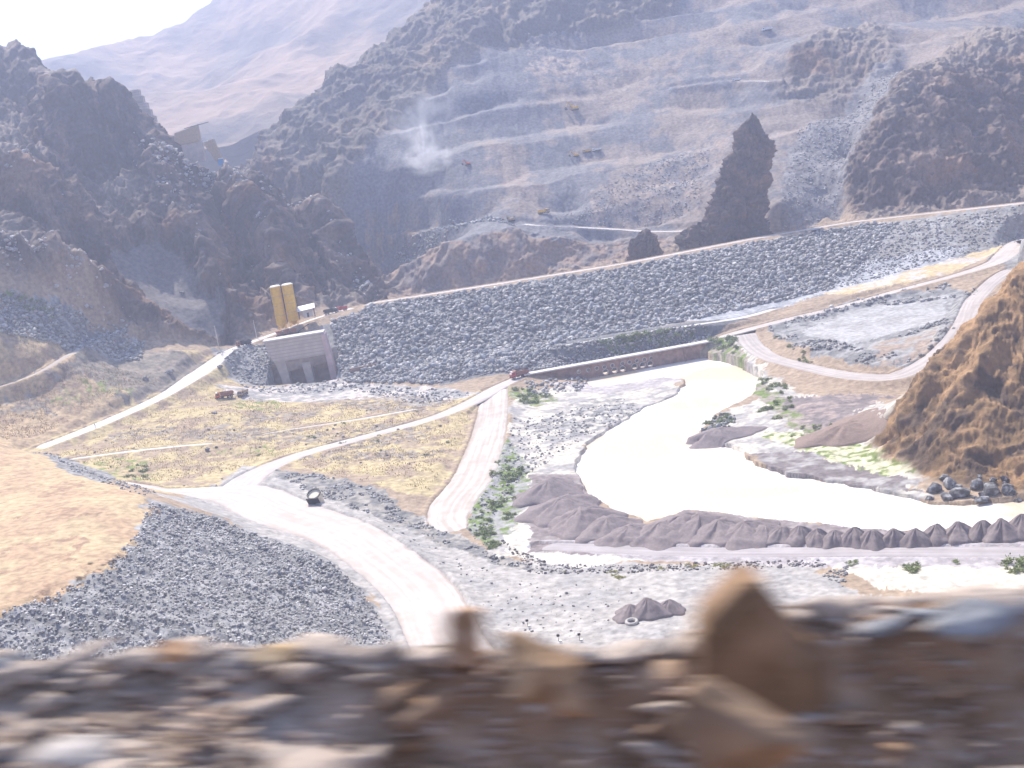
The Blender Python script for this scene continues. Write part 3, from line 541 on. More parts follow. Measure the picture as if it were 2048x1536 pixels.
MK = mat('broken_rock', rough=.8, attr=True, noise=.25, nscale=1.2, bump=.4, bscale=2, bdist=.15, spec=.45)
def pts_in(P2, n, yref=None):
    lo, hi = P2.min(0), P2.max(0); out = np.zeros((0, 2))
    while len(out) < n:
        q = rs.uniform(lo, hi, (n*3, 2)); q = q[pin(q, P2)]; out = np.vstack([out, q])
    return out[:n]
STONES = []
def stones(px, n, smin, smax, c1=(.225, .215, .205), c2=(.50, .485, .465), power=2.2, clump=0, xy=None, lo=190):
    P2 = (poly(*px, lo=lo) if xy is None else xy)[:, :2]; q = pts_in(P2, n)
    if clump:
        f = fbm(np.stack([q[:, 0], q[:, 1], q[:, 0]*0], -1)+31, clump, 3); q = q[f > .02]
    m = len(q); s = smin+(smax-smin)*rs.uniform(size=m)**power
    z = gz(q[:, 0], q[:, 1])+s*.22; t = rs.uniform(size=(m, 1))**1.6; c = np.array(c1)*(1-t)+np.array(c2)*t; c *= rs.uniform(.85, 1.15, (m, 1))
    STONES.append((np.column_stack([q, z]), s, c))
dam_px = [(665, 640), (745, 614), (1000, 576), (1250, 536), (1500, 488), (1700, 453), (1800, 445), (1750, 500), (1640, 585), (1400, 638), (1110, 688), (1060, 735), (870, 768), (690, 765), (672, 720)]
stones(dam_px, 19000, .35, 1.9, power=2.6)
stones([(1640, 470), (1880, 436), (2100, 405), (2100, 455), (1900, 515), (1640, 585)], 2500, .3, 1.0)
stones([(870, 770), (1060, 742), (1200, 715), (1200, 688), (1400, 655), (1400, 684), (1420, 660), (1200, 683), (1000, 712), (860, 728)], 900, .5, 1.3)
stones([(1180, 692), (1420, 655), (1420, 684), (1225, 716), (1080, 742), (1060, 735)], 1300, .4, 1.2)
stones([(1050, 765), (1180, 755), (1160, 785), (1060, 790)], 120, .6, 1.5)
stones([(1530, 648), (1700, 600), (1900, 560), (1960, 575), (1960, 590), (1880, 600), (1700, 620), (1590, 655), (1600, 680), (1740, 700), (1880, 640), (1920, 650), (1850, 715), (1760, 735), (1640, 712), (1560, 690)], 1500, .4, 1.3, clump=14)
stones([(0, 590), (60, 600), (200, 665), (290, 685), (280, 720), (160, 700), (0, 670)], 1500, .5, 1.7)
stones([(430, 700), (530, 690), (560, 765), (480, 765)], 500, .4, 1.2)
stones([(480, 770), (660, 755), (860, 780), (950, 790), (840, 810), (700, 780), (520, 785)], 500, .3, 1.1)
stones([(530, 940), (640, 950), (760, 985), (860, 1050), (1000, 1115), (1090, 1150), (1000, 1130), (880, 1085), (760, 1035), (610, 985)], 1700, .2, .8, clump=8)
stones([(-60, 1240), (0, 1230), (200, 1155), (280, 1065), (300, 1005), (420, 1035), (560, 1085), (660, 1125), (730, 1185), (790, 1285), (780, 1420), (-60, 1430)], 19000, .12, .6, c1=(.275, .265, .255), c2=(.56, .54, .52), power=2.8)
stones([(300, 1000), (420, 1030), (560, 1085), (700, 1150), (720, 1230), (600, 1190), (450, 1090)], 1600, .3, .95, clump=7)
stones([(60, 905), (150, 945), (295, 998), (310, 985), (200, 950), (110, 905)], 350, .3, .8)
stones([(1030, 840), (1250, 800), (1290, 825), (1180, 870), (1040, 960), (950, 1080), (930, 1050), (1000, 930)], 850, .2, .75, c2=(.5, .48, .45))
stones([(1000, 1080), (1100, 1130), (1250, 1130), (1650, 1120), (1650, 1135), (1300, 1145), (1060, 1150)], 700, .15, .6, c1=(.12, .1, .1), c2=(.4, .38, .36))
stones([(1700, 1130), (1690, 1180), (1640, 1150)], 60, .3, .7)
stones([(300, 830), (900, 800), (900, 960), (560, 930), (150, 950), (150, 910)], 260, .2, .8, c1=(.2, .17, .15), c2=(.5, .45, .4), power=3)
stones([(650, 1000), (1000, 1150), (1300, 1180), (1200, 1280), (960, 1250), (800, 1080)], 250, .12, .5, c2=(.5, .48, .45), power=3)
stones([(1400, 868), (1440, 825), (1470, 830), (1470, 850)], 90, .5, 1.3, c1=(.08, .1, .06), c2=(.3, .3, .3))
stones([(820, 470), (1010, 440), (1040, 455), (860, 500), (780, 510)], 900, .3, 1.5, c2=(.5, .5, .5), lo=640)
stones([(1560, 470), (1600, 250), (1760, 150), (1850, 110), (1740, 250), (1690, 400), (1650, 440)], 2600, .25, 1.0, c1=(.27, .26, .26), lo=640)
stones([(1100, 440), (1340, 300), (1420, 300), (1400, 420), (1300, 440)], 1400, .25, .9, c1=(.28, .26, .25), lo=640)
# light caps of broken rock along the crests of the crag
def crest_rocks(pl, n, spread, smin, smax, c1=(.24, .21, .2), c2=(.55, .52, .5)):
    A = np.array([D(*p) for p in pl]); seg = np.linalg.norm(np.diff(A[:, :2], axis=0), axis=1); cs = np.r_[0, np.cumsum(seg)]; t = rs.uniform(0, cs[-1], n)
    q = np.stack([np.interp(t, cs, A[:, k]) for k in (0, 1)], -1)+rs.normal(size=(n, 2))*spread; s = smin+(smax-smin)*rs.uniform(size=n)**2
    t = rs.uniform(size=(n, 1)); STONES.append((np.column_stack([q, gz(q[:, 0], q[:, 1])+s*.2]), s, np.array(c1)*(1-t)+np.array(c2)*t))
crest_rocks([(280, 262, 692), (350, 292, 687), (440, 330, 687), (470, 345, 685)], 260, 5, .6, 2.2)
crest_rocks([(290, 300, 690), (350, 400, 668), (410, 500, 640), (440, 560, 615)], 240, 4, .5, 1.8)
crest_rocks([(440, 345, 682), (510, 440, 664), (560, 520, 640), (600, 580, 622)], 260, 4, .5, 1.8)
crest_rocks([(0, 480, 545), (80, 475, 550), (160, 490, 556), (220, 560, 562)], 320, 4, .4, 1.8)
crest_rocks([(20, 310, 615), (60, 312, 620), (105, 350, 622), (130, 400, 610)], 160, 3, .5, 1.8)
crest_rocks([(520, 350, 690), (640, 405, 684), (700, 500, 664), (745, 570, 640)], 260, 4, .5, 1.9)
SP = np.vstack([a[0] for a in STONES]); SS = np.concatenate([a[1] for a in STONES]); SC = np.clip(np.vstack([a[2] for a in STONES]), .02, .8)
# the boulders that show largest stand alone, the rest of the rubble is one mass
vis = SS/np.maximum(SP[:, 1], 1); proj = SP-CAM; ix = (proj@rt)/(proj@fwd)*F+1024; iy = 768-(proj@up)/(proj@fwd)*F
vis[(ix < 0) | (ix > 2048) | (iy > 1270) | (iy < 0)] = 0
big = np.argsort(-vis)[:290]; rest = np.ones(len(SS), bool); rest[big] = False
v, f, c = scatter(SP[rest], SS[rest], SC[rest])
tag(link('rubble', mesh_np('rubble', v, f, c, MK)), kind='stuff')
BT = []
for k in range(8):
    tv, tf = rock_templates(1, 60+k, 20)[0]; 
    BT.append(mesh_np('boulder', tv, tf, np.tile(np.array((.22, .225, .235))*(1+.5*(k % 4)/3), (len(tv), 1)), MK))
def where(x, y):
    if y < 560 and x < 800: return 'pale angular block among the crest rocks of the dark crag', 'blocks on the crag crests'
    if x > 1500 and y < 760: return 'grey block in the rubble of the basin beside the loop road', 'blocks in the loop road basin'
    if y < 790 and x > 640: return 'dark grey block in the rockfill face of the dam', 'blocks on the dam face'
    if x < 460 and y < 790: return 'grey boulder on the rubble slope below the crag foot', 'boulders below the crag'
    if x < 830 and y > 985 and not (x > 560 and y < 1080): return 'grey stone on the rubble slope below the ochre plateau', 'stones below the ochre plateau'
    if y > 930 and x < 1100: return 'grey stone on the rubble bank between haul road and wide track', 'stones on the middle bank'
    if x >= 1000: return 'grey stone lying on the pale flats near the river', 'stones on the river flats'
    return 'weathered stone lying in the straw coloured grass', 'stones in the dry grass'
for j in big:
    o = bpy.data.objects.new('boulder', BT[rs.randint(8)]); scene.collection.objects.link(o); o.location = SP[j]; s = SS[j]*1.05; o.scale = (s*rs.uniform(.8, 1.2), s, s*rs.uniform(.65, .95)); o.rotation_euler = rs.uniform(0, 6.28, 3)
    lb, gr = where(ix[j], iy[j]); tag(o, lb, 'boulder', gr)
print('stones', len(SS), round(time.time()-T0, 1))
# ------------------------------------------------------------------ spoil heaps
MH = mat('gravel', rough=.95, attr=True, noise=.12, nscale=1.5, bump=.4, bscale=4, bdist=.08)
def heap(px, py, h, r, label, group, col=(.24, .20, .195), ex=1., rot=0, seed=0, name='gravel_heap', cat='gravel heap'):
    c = hit(px, py-(8 if name == 'gravel_heap' and py < 1110 else 0)); zc = float(gz(c[0], c[1])); na, nr_ = 56, 18; a = np.linspace(0, 2*math.pi, na, endpoint=False); q = np.linspace(0, 1, nr_)**.9
    A, Q = np.meshgrid(a, q); lob = 1+.14*np.sin(3*A+seed)+.08*np.sin(7*A+seed*2.3); R_ = Q*r*lob
    x = R_*np.cos(A)*ex; y = R_*np.sin(A); x, y = x*math.cos(rot)-y*math.sin(rot), x*math.sin(rot)+y*math.cos(rot)
    prof = np.clip(1.06-np.sqrt(Q*Q+.03), 0, 1)+.05*np.sin(11*A+seed*3+3*Q)*Q*(1-Q)*4*(1+np.sin(4*A+seed))*.6; p = np.stack([x+seed*9, y, Q*0], -1)
    z = h*prof*(1+.25*fbm(p, 2.2, 4))+.25*fbm(np.stack([np.cos(A)*6+seed, np.sin(A)*6, Q*1.5], -1), 1, 3)*Q*(1-Q)*4*h*.18
    gzv = gz(c[0]+x, c[1]+y)-zc; z = np.maximum(z+gzv*Q, gzv-.3*(Q > .97)-.0); z = np.where(Q > .97, gzv-.35, z)
    V = np.stack([x, y, z], -1).reshape(-1, 3); F_ = []
    for i in range(nr_-1):
        for j in range(na): F_.append((i*na+j, i*na+(j+1) % na, (i+1)*na+(j+1) % na, (i+1)*na+j))
    n = fbm(V, .8, 3)[:, None]; me = mesh_np(name, V, np.array(F_), np.array(col)*(1+.25*n), MH, smooth=True)
    return tag(link(name, me, loc=(c[0], c[1], zc)), label, cat, group)
row = [(1098, 998, 5.6, 7.5), (1128, 1030, 5.5, 8), (1168, 1058, 5.2, 7.5), (1212, 1072, 4.6, 6.8), (1258, 1082, 3.6, 6), (1322, 1080, 4.2, 6), (1362, 1070, 5.4, 7), (1404, 1074, 5., 6.5), (1446, 1080, 4.6, 6), (1488, 1083, 4.4, 5.4), (1527, 1086, 4.2, 5),
       (1565, 1088, 4, 4.6), (1600, 1090, 3.9, 4.2), (1636, 1094, 3.7, 3.8), (1672, 1097, 3.6, 3.6), (1710, 1099, 3.7, 3.7), (1750, 1101, 3.7, 3.7), (1792, 1101, 3.8, 3.6), (1834, 1099, 3.9, 3.6), (1876, 1097, 3.9, 3.6), (1920, 1092, 4.2, 3.8), (1964, 1088, 4.3, 3.8), (2006, 1084, 4.4, 4), (2046, 1078, 4.6, 4.2)]
for i, (x, y, h, r) in enumerate(row):
    if i < 5: lb, gr = 'broad slumped grey gravel heap at the upstream end of the river bank row', 'broad heaps at the start of the bank'
    elif i < 11: lb, gr = 'steep grey gravel heap merging with its neighbours along the river bank', 'merged heaps along the bank'
    else: lb, gr = 'rounded grey gravel heap standing in the even row beside the river road', 'rounded heaps beside the river road'
    heap(x+rs.uniform(-5, 5)*(.5 if i > 10 else 1), y+rs.uniform(-3, 3), h*(rs.uniform(.8, 1.05) if i < 11 else rs.uniform(.95, 1.12)), r*(rs.uniform(1.15, 1.45) if i < 11 else rs.uniform(.98, 1.12)), lb, gr, ex=1.35 if i < 11 else 1.1, rot=.9 if i < 11 else rs.uniform(0, 1), seed=i*1.7)
for i, (x, y, h, r, lb) in enumerate([(1262, 1232, 2.6, 4., 'low dark gravel heap beside the old tyre'), (1298, 1228, 3.6, 4.6, 'tallest of three dark gravel heaps on the grey yard'), (1340, 1222, 2.8, 3.4, 'small pointed gravel heap on the grey yard, beside the tallest one')]):
    heap(x, y, h, r, lb, 'heaps on the grey yard', seed=i+40)
heap(1440, 884, 3.2, 8, 'dark purplish gravel heap on the far bank of the river bend', None, ex=1.6, seed=77)
heap(1690, 868, 3., 10, 'brown earth heap below the end of the loop road', None, col=(.26, .19, .155), ex=1.5, rot=.3, seed=81, name='earth_heap', cat='earth heap')
# ------------------------------------------------------------------ mesh builder for made things
class MB:
    def __init__(s): s.b = bmesh.new()
    def box(s, c, d, rot=None, taper=1.):
        r = bmesh.ops.create_cube(s.b, size=1); 
        for v in r['verts']:
            k = taper if v.co.z > 0 else 1
            p = Vector((v.co.x*d[0]*k, v.co.y*d[1]*k, v.co.z*d[2])); 
            if rot: p = Euler(rot).to_matrix()@p
            v.co = p+Vector(c)
        return s
    def cyl(s, a, b_, r, r2=None, n=16):
        a, b_ = Vector(a), Vector(b_); d = b_-a; q = d.to_track_quat('Z', 'Y').to_matrix().to_4x4(); q.translation = (a+b_)/2
        bmesh.ops.create_cone(s.b, cap_ends=True, segments=n, radius1=r, radius2=r if r2 is None else r2, depth=d.length, matrix=q); return s
    def ball(s, c, r, sub=2, sc=(1, 1, 1)):
        bmesh.ops.create_icosphere(s.b, subdivisions=sub, radius=r, matrix=Matrix.Translation(c)@Matrix.Diagonal((*sc, 1))); return s
    def prism(s, pts, y0, y1):
        """outline in the XZ plane pushed along Y"""
        a = [s.b.verts.new((x, y0, z)) for x, z in pts]; c = [s.b.verts.new((x, y1, z)) for x, z in pts]; n = len(pts)
        s.b.faces.new(a); s.b.faces.new(c[::-1])
        for i in range(n): s.b.faces.new((a[(i+1) % n], a[i], c[i], c[(i+1) % n]))
        return s
    def build(s, name, m, parent=None, bevel=0, smooth=False):
        bmesh.ops.recalc_face_normals(s.b, faces=s.b.faces)
        if bevel: bmesh.ops.bevel(s.b, geom=list(s.b.edges), offset=bevel, segments=1, affect='EDGES')
        me = bpy.data.meshes.new(name); s.b.to_mesh(me); s.b.free(); me.materials.append(m)
        if smooth:
            for p in me.polygons: p.use_smooth = True
        o = link(name, me, parent); return o
def empty(name, loc, rz=0, sc=1):
    o = bpy.data.objects.new(name, None); scene.collection.objects.link(o); o.location = [float(q) for q in loc]; o.rotation_euler[2] = rz; o.scale = (sc,)*3; return o
def kids(o): return [c for c in scene.objects if c.parent == o]
def copy_tree(o, parent=None):
    c = o.copy(); scene.collection.objects.link(c); c.parent = parent
    for ch in kids(o): copy_tree(ch, c)
    return c
M_ORANGE = mat('orange_paint', (.62, .12, .03), rough=.45, noise=.15, nscale=2); M_RED = mat('red_paint', (.50, .04, .03), rough=.45, noise=.15, nscale=2)
M_TAN = mat('dusty_tan_paint', (.42, .31, .2), rough=.6, noise=.2, nscale=1.5); M_RUST = mat('rusty_body', (.30, .13, .08), rough=.7, noise=.3, nscale=2)
M_YEL = mat('yellow_paint', (.78, .46, .03), rough=.5, noise=.12, nscale=.8, bump=.1, bscale=1.); M_WHITE = mat('white_paint', (.8, .79, .76), rough=.4, noise=.06, nscale=2)
M_DARK = mat('dark_steel', (.035, .033, .032), rough=.55); M_RUB = mat('tyre_rubber', (.03, .03, .03), rough=.85); M_GLASS = mat('glass', (.05, .06, .07), rough=.08, spec=1.)
M_RIM = mat('dusty_rim', (.4, .36, .32), rough=.6); M_LAMP = mat('lamp_glass', (.8, .8, .75), rough=.1, spec=1.)
M_CON = mat('concrete', (.50, .43, .375), rough=.85, noise=.18, nscale=.35, bump=.3, bscale=.8, bdist=.1); M_COND = mat('stained_concrete', (.33, .26, .215), rough=.9, noise=.3, nscale=.4, bump=.3, bscale=1., bdist=.1)
M_CONP = mat('pink_concrete', (.58, .43, .41), rough=.85, noise=.15, nscale=.4); M_CONL = mat('pale_concrete', (.62, .58, .55), rough=.8, noise=.1, nscale=.5)
M_MASON = mat('brown_masonry', (.29, .19, .15), rough=.9, noise=.35, nscale=.5, bump=.5, bscale=1.5, bdist=.15); M_BLUE = mat('blue_sheet', (.05, .25, .55), rough=.5)
def formwork(name, c, c2, band=1.2):
    m = mat(name, c, rough=.85, noise=.14, nscale=.3, bump=.2, bscale=1.); n = m.node_tree.nodes; l = m.node_tree.links; b = n['Principled BSDF']; src = b.inputs['Base Color'].links[0].from_socket
    g = n.new('ShaderNodeTexCoord'); wv = n.new('ShaderNodeTexWave'); wv.bands_direction = 'Z'; wv.inputs['Scale'].default_value = .314/band*1.0; wv.inputs['Distortion'].default_value = .4; l.new(g.outputs['Object'], wv.inputs[0])
    mr = n.new('ShaderNodeMapRange'); mr.inputs[1].default_value = .0; mr.inputs[2].default_value = .25; l.new(wv.outputs[1], mr.inputs[0])
    mx = n.new('ShaderNodeMix'); mx.data_type = 'RGBA'; l.new(mr.outputs[0], mx.inputs[0]); mx.inputs[6].default_value = (*c2, 1); l.new(src, mx.inputs[7]); l.new(mx.outputs[2], b.inputs['Base Color']); return m
M_FORM = formwork('board_marked_concrete', (.56, .48, .42), (.44, .365, .315), 1.5)
# trucks ------------------------------------------------------------
def dump_truck(loc, rz, label, cabm, bodym, group=None, sc=1., roofm=None):
    """front looks along local -X"""
    t = empty('dump_truck', loc, rz, sc); tag(t, label, 'truck', group)
    MB().box((.2, 0, .95), (7.4, .9, .35)).box((-3.6, 0, .8), (.3, 2.3, .45)).box((-.9, 0, .85), (1.2, 2.2, .6)).build('chassis', M_DARK, t)
    cab = MB().prism([(-3.7, .85), (-3.7, 1.75), (-3.35, 2.75), (-2.0, 2.8), (-1.75, 2.6), (-1.75, .85)], -1.2, 1.2).build('cab', cabm, t, bevel=.06)
    MB().box((-3.56, 0, 2.22), (.06, 2.0, .8), rot=(0, math.radians(19), 0)).build('windscreen', M_GLASS if not roofm else M_LAMP, cab)
    for s in (-1, 1): MB().box((-2.7, s*1.215, 2.15), (.95, .03, .7)).build('side_window', M_GLASS, cab)
    if roofm: MB().box((-2.6, 0, 2.86), (1.5, 2.2, .1)).build('roof_panel', roofm, cab)
    bd = MB(); b = bd.prism([(-1.6, 1.25), (-1.6, 2.75), (-1.5, 2.75), (-1.5, 1.35), (3.0, 1.35), (3.95, 2.2), (4.0, 2.1), (3.1, 1.2), (-1.6, 1.2)], -1.25, 1.25)
    for s in (-1, 1):
        bd.prism([(-1.6, 1.2), (-1.6, 2.75), (3.2, 2.6), (4.0, 2.15), (3.1, 1.2)], s*1.3-.05, s*1.3+.05)
        for x in (-.9, .1, 1.1, 2.1): bd.box((x, s*1.38, 1.95), (.12, .08, 1.35))
    bd.box((-2.0, 0, 2.98), (1.3, 2.4, .1)); bd.build('dump_body', bodym, t)
    MB().ball((.9, 0, 1.9), 1.0, 2, (2.0, 1.1, .75)).build('load', MH2, t)
    for x, dual in ((-2.7, 0), (1.4, 1), (2.7, 1)):
        for s in (-1, 1):
            w_ = .32 if not dual else .6; y = s*(1.28-w_/2); wh = MB().cyl((x, y-w_/2, .55), (x, y+w_/2, .55), .27, n=12).build('wheel', M_RIM, t); MBt = MB(); MBt.cyl((x, y-w_/2+.03, .55), (x, y+w_/2-.03, .55), .55, n=20).build('tyre', M_RUB, wh)
    for s in (-1, 1): MB().cyl((-3.78, s*.9, 1.05), (-3.7, s*.9, 1.05), .14, n=12).build('headlight', M_LAMP, t)
    return t
MH2 = mat('rock_load', (.2, .19, .19), rough=.95, bump=1, bscale=3, bdist=.3, noise=.3, nscale=3)
def onroad(px, py, dz=0):
    c = hit(px, py); k = min(((np.hypot(B[:, 0]-c[0], B[:, 1]-c[1]).min(), i) for i, (_, B, _, _) in enumerate(RD3)))
    z = float(gz(c[0], c[1]))
    if k[0] < 6: B = RD3[k[1]][1]; z = float(B[np.hypot(B[:, 0]-c[0], B[:, 1]-c[1]).argmin(), 2])+.12
    return (c[0], c[1], z+dz)
dump_truck(onroad(1040, 757), math.radians(22), 'red dump truck coming off the culvert bridge', M_RED, M_RUST, sc=1.05, roofm=M_WHITE)
dump_truck(onroad(450, 797), math.radians(15), 'bright orange dump truck on the track below the intake', M_ORANGE, M_RUST, sc=1.0, roofm=M_WHITE)
dump_truck(onroad(487, 793), math.radians(75), 'tan dump truck right behind the bright orange one', M_TAN, M_TAN, sc=.85)
dump_truck(onroad(662, 628), math.radians(190), 'black dump truck with white cab roof at the dam crest end', M_DARK, M_DARK, sc=.9, roofm=M_WHITE)
dump_truck(onroad(684, 622), math.radians(10), 'small red truck at the dam crest beside a black one', M_RED, M_RED, sc=.75)
dump_truck(onroad(489, 694), math.radians(25), 'dark brown truck driving up the pale road towards the intake', M_RUST, M_DARK, sc=.95)
def excavator(loc, rz, label, m, group='machines on the quarry benches', sc=1.):
    t = empty('excavator', loc, rz, sc); tag(t, label, 'excavator', group)
    for s in (-1, 1): MB().prism([(-2, .1), (-2.3, .5), (-2, .95), (2, .95), (2.3, .5), (2, .1)], s*1.2-.3, s*1.2+.3).build('track', M_RUB, t)
    MB().box((.5, 0, 1.7), (3.6, 2.5, 1.2)).box((1.6, 0, 2.3), (1.3, 2.4, .5)).build('engine_house', m, t, bevel=.1)
    c = MB().box((-.8, .75, 2.5), (1.5, 1.1, 1.7)).build('cab', m, t, bevel=.08); MB().box((-1.57, .75, 2.65), (.04, .9, 1.1)).build('window', M_GLASS, c)
    MB().prism([(-.8, 1.8), (-2.2, 4.6), (-3.6, 5.2), (-3.7, 4.9), (-2.5, 4.3), (-1.5, 1.8)], -.55, -.15).build('boom', m, t); MB().prism([(-3.3, 5.5), (-3.8, 5.3), (-5.3, 2.6), (-5.0, 2.4)], -.5, -.2).build('arm', m, t)
    MB().prism([(-5.4, 2.8), (-4.6, 2.0), (-4.3, 1.1), (-5.2, .9), (-5.9, 1.8)], -.95, .25).build('bucket', M_DARK, t); return t
hq = lambda x, y: (lambda c: (c[0], c[1], float(gz(c[0], c[1]))))(hit(x, y, 640))
excavator(hq(1148, 214), .3, 'dark yellow excavator working alone high on a quarry bench', M_YEL, sc=1.15)
excavator(hq(1150, 297), .2, 'yellow excavator beside two pale vehicles on the lower quarry bench', M_YEL, sc=.8)
excavator(hq(1021, 440), .5, 'tan excavator at the bend where the pale quarry road starts', M_TAN, sc=.95)
excavator(hq(935, 324), .4, 'orange excavator near the drifting dust cloud', M_ORANGE, sc=.7)
dump_truck(hq(1172, 292), .2, 'cream truck next to the yellow excavator on the quarry bench', M_TAN, M_YEL, 'trucks on the quarry benches', .7)
dump_truck(hq(1192, 289), .2, 'white truck ahead of the cream one on the quarry bench', M_WHITE, M_WHITE, 'trucks on the quarry benches', .75)
dump_truck(hq(1533, 55), .1, 'white truck on the highest bench of the quarry', M_WHITE, M_WHITE, 'trucks on the quarry benches', .95)
dump_truck(hq(1472, 164), .1, 'white truck on the pale road end under the dark cliff', M_WHITE, M_WHITE, 'trucks on the quarry benches', .75)
dump_truck(hq(1088, 428), 2.8, 'tan truck in the shade under the quarry scree', M_TAN, M_YEL, 'trucks on the quarry benches', .9)
# concrete intake ----------------------------------------------------
pl = D(573, 781, 552); ti = empty('concrete_intake', (pl[0]-1.5, 552, pl[2]-1.2), math.radians(2)); tag(ti, 'board marked concrete intake block with two dark openings beside the dam', 'intake')
MB().prism([(-4.2, 24.4), (22.2, 24.4), (22.2, 14.6), (-1.6, 14.6), (-3.4, 19)], 0, 7).build('header_wall', M_FORM, ti, bevel=.05)
MB().prism([(-1.5, 14.6), (22.1, 14.6), (22.1, 11.2), (12.5, 9.8), (10, 10.6), (2.5, 9.0), (.2, 9.6)], .8, 7).build('lintel', M_COND, ti)
MB().prism([(-1.4, 14.5), (3.4, 14.5), (4.2, 0), (.6, 0), (.2, 7)], .4, 7.5).build('pier', M_CON, ti, bevel=.05)
MB().prism([(10.4, 12.5), (14.2, 12.5), (14.6, 0), (11.6, 0)], .4, 7.5).build('pier', M_CON, ti, bevel=.05)
MB().prism([(21.4, 24.2), (23.2, 24.2), (25.6, -1), (22.4, -1)], -.6, 7.5).build('buttress', M_CONP, ti, bevel=.05)
MB().box((9, 9.5, 6), (28, 1.5, 13)).build('back_wall', M_COND, ti)
MB().box((9, 3.4, 24.75), (27.6, 8, .6)).build('top_slab', M_CONL, ti, bevel=.04)
MB().box((27.2, 2.5, 2.8), (2.4, 4, 6.5)).build('side_block', M_TAN, ti)
MB().prism([(-1.4, 0), (-1.4, 3.4), (1.2, 3.4), (1.6, 0)], -.4, .3).build('blue_panel', mat('faded_blue', (.25, .33, .45), rough=.7), ti)
rf = D(735, 772, 540); o = MB().prism([(-6.5, 0), (6.5, 0), (6.3, 2.0), (-6.3, 1.6)], 0, .8).build('retaining_wall', M_MASON); o.location = (rf[0], 540, float(gz(rf[0], 540))); o.rotation_euler[1] = 0; tag(o, 'low brown wall at the foot of the rockfill beside the intake', 'wall')
# silos --------------------------------------------------------------
def silo(px, py, Y, h, r, label):
    p = D(px, py, Y); z = float(gz(p[0], p[1])); t = empty('cement_silo', (p[0], p[1], z)); tag(t, label, 'silo', 'cement silos'); top = D(px-9, py-70+(-2), Y)[2]-z; h = top
    MB().cyl((0, 0, 3.2), (0, 0, h-.5), r, n=40).build('barrel', M_YEL, t, smooth=False)
    MB().cyl((0, 0, h-.5), (0, 0, h), r*1.03, r*.75, n=40).build('roof', M_WHITE, t); MB().cyl((0, 0, 1.2), (0, 0, 3.2), .5, r, n=32).build('hopper', M_YEL, t)
    for k in range(4):
        a = math.pi/4+k*math.pi/2; MB().cyl((r*.9*math.cos(a), r*.9*math.sin(a), -1.5), (r*.9*math.cos(a), r*.9*math.sin(a), 3.6), .16, n=8).build('leg', M_YEL, t)
    MB().box((r+.15, -.3, h/2+1), (.12, .5, h-4)).build('ladder', M_DARK, t)
    for k in range(1, 4): MB().cyl((0, 0, 3.2+(h-4)*k/4-.06), (0, 0, 3.2+(h-4)*k/4+.06), r+.04, n=40).build('hoop', M_TAN, t)
silo(563, 642, 588, 15, 2.55, 'yellow cement silo, the one farther from the white shed'); silo(587, 638, 588, 15, 2.7, 'yellow cement silo standing next to the white shed')
p = D(615, 634, 585); zb = max(float(gz(p[0], p[1])), p[2]); t = empty('site_shed', (p[0], p[1], zb), .1); tag(t, 'small shed with a bright white flat roof beside the yellow silos', 'shed')
MB().box((0, 0, 4.6), (8.4, 6, .25), rot=(math.radians(16), math.radians(-4), 0)).build('roof', M_WHITE, t); MB().box((.5, .5, 2), (4.5, 3.2, 4)).build('wall', M_CONL, t)
for x in (-3.6, 3.6):
    for y in (-2.3, 2.3): MB().cyl((x, y, -.5), (x, y, 4.5+y*-.3), .1, n=8).build('post', M_DARK, t)
MB().box((.5, -1.12, 1.1), (1, .06, 2.1)).build('door', M_DARK, t)
# mixing plant clutter beside the silos
p = D(590, 652, 580); zb = float(gz(p[0], p[1])); t = empty('mixing_plant', (p[0]-3, p[1], zb), .15); tag(t, 'low mixing plant with hopper bins in front of the yellow silos', 'mixing plant')
for x in (-5, -1.5, 2): MB().prism([(x-1.6, 2.6), (x+1.6, 2.6), (x+.8, .8), (x-.8, .8)], -1.3, 1.3).build('bin', M_RUST, t)
MB().box((-1, 0, .5), (11, 2, .3)).build('frame', M_DARK, t); MB().prism([(4, .6), (4, .9), (9.5, 3.6), (9.5, 3.3)], -.5, .5).build('conveyor', M_DARK, t)
for x in (-6.5, -3.2, .3, 3.8): MB().box((x, 0, -.4), (.2, 1.8, 1.8)).build('leg', M_DARK, t)
for i, (x, y, w_) in enumerate([(535, 651, 6), (541, 658, 8), (572, 648, 4)]):
    p = D(x, y, 575); o = MB().box((0, 0, .6), (w_, 2.6, 1.2)).box((0, 0, 1.25), (w_+.3, 2.9, .1)).build('storage_box', M_CONL, bevel=.05); o.location = (p[0], p[1], float(gz(p[0], p[1]))); tag(o, ['white storage box at the far end of the mixing plant', 'longest white storage box on the mixing plant yard', 'short white storage box just under the yellow silos'][i], 'box', 'storage boxes by the silos')
# power poles
for i, (x, y, Y, h) in enumerate([(438, 697, 572, 10.5), (512, 668, 585, 9)]):
    p = D(x, y, Y); t = empty('utility_pole', (p[0], p[1], float(gz(p[0], p[1]))-.3)); tag(t, ['pale utility pole by the upper road bend, with a sloping stay', 'utility pole near the silo yard under the dark cliff'][i], 'pole', 'utility poles')
    MB().cyl((0, 0, 0), (0, 0, h), .2, .13, n=8).build('mast', M_CONL, t); MB().box((0, 0, h-.7), (2.2, .15, .15)).build('crossarm', M_DARK, t); MB().cyl((0, 0, h-.8), (-5.5 if i == 0 else 4, 0, -1), .05, n=6).build('stay', M_DARK, t)
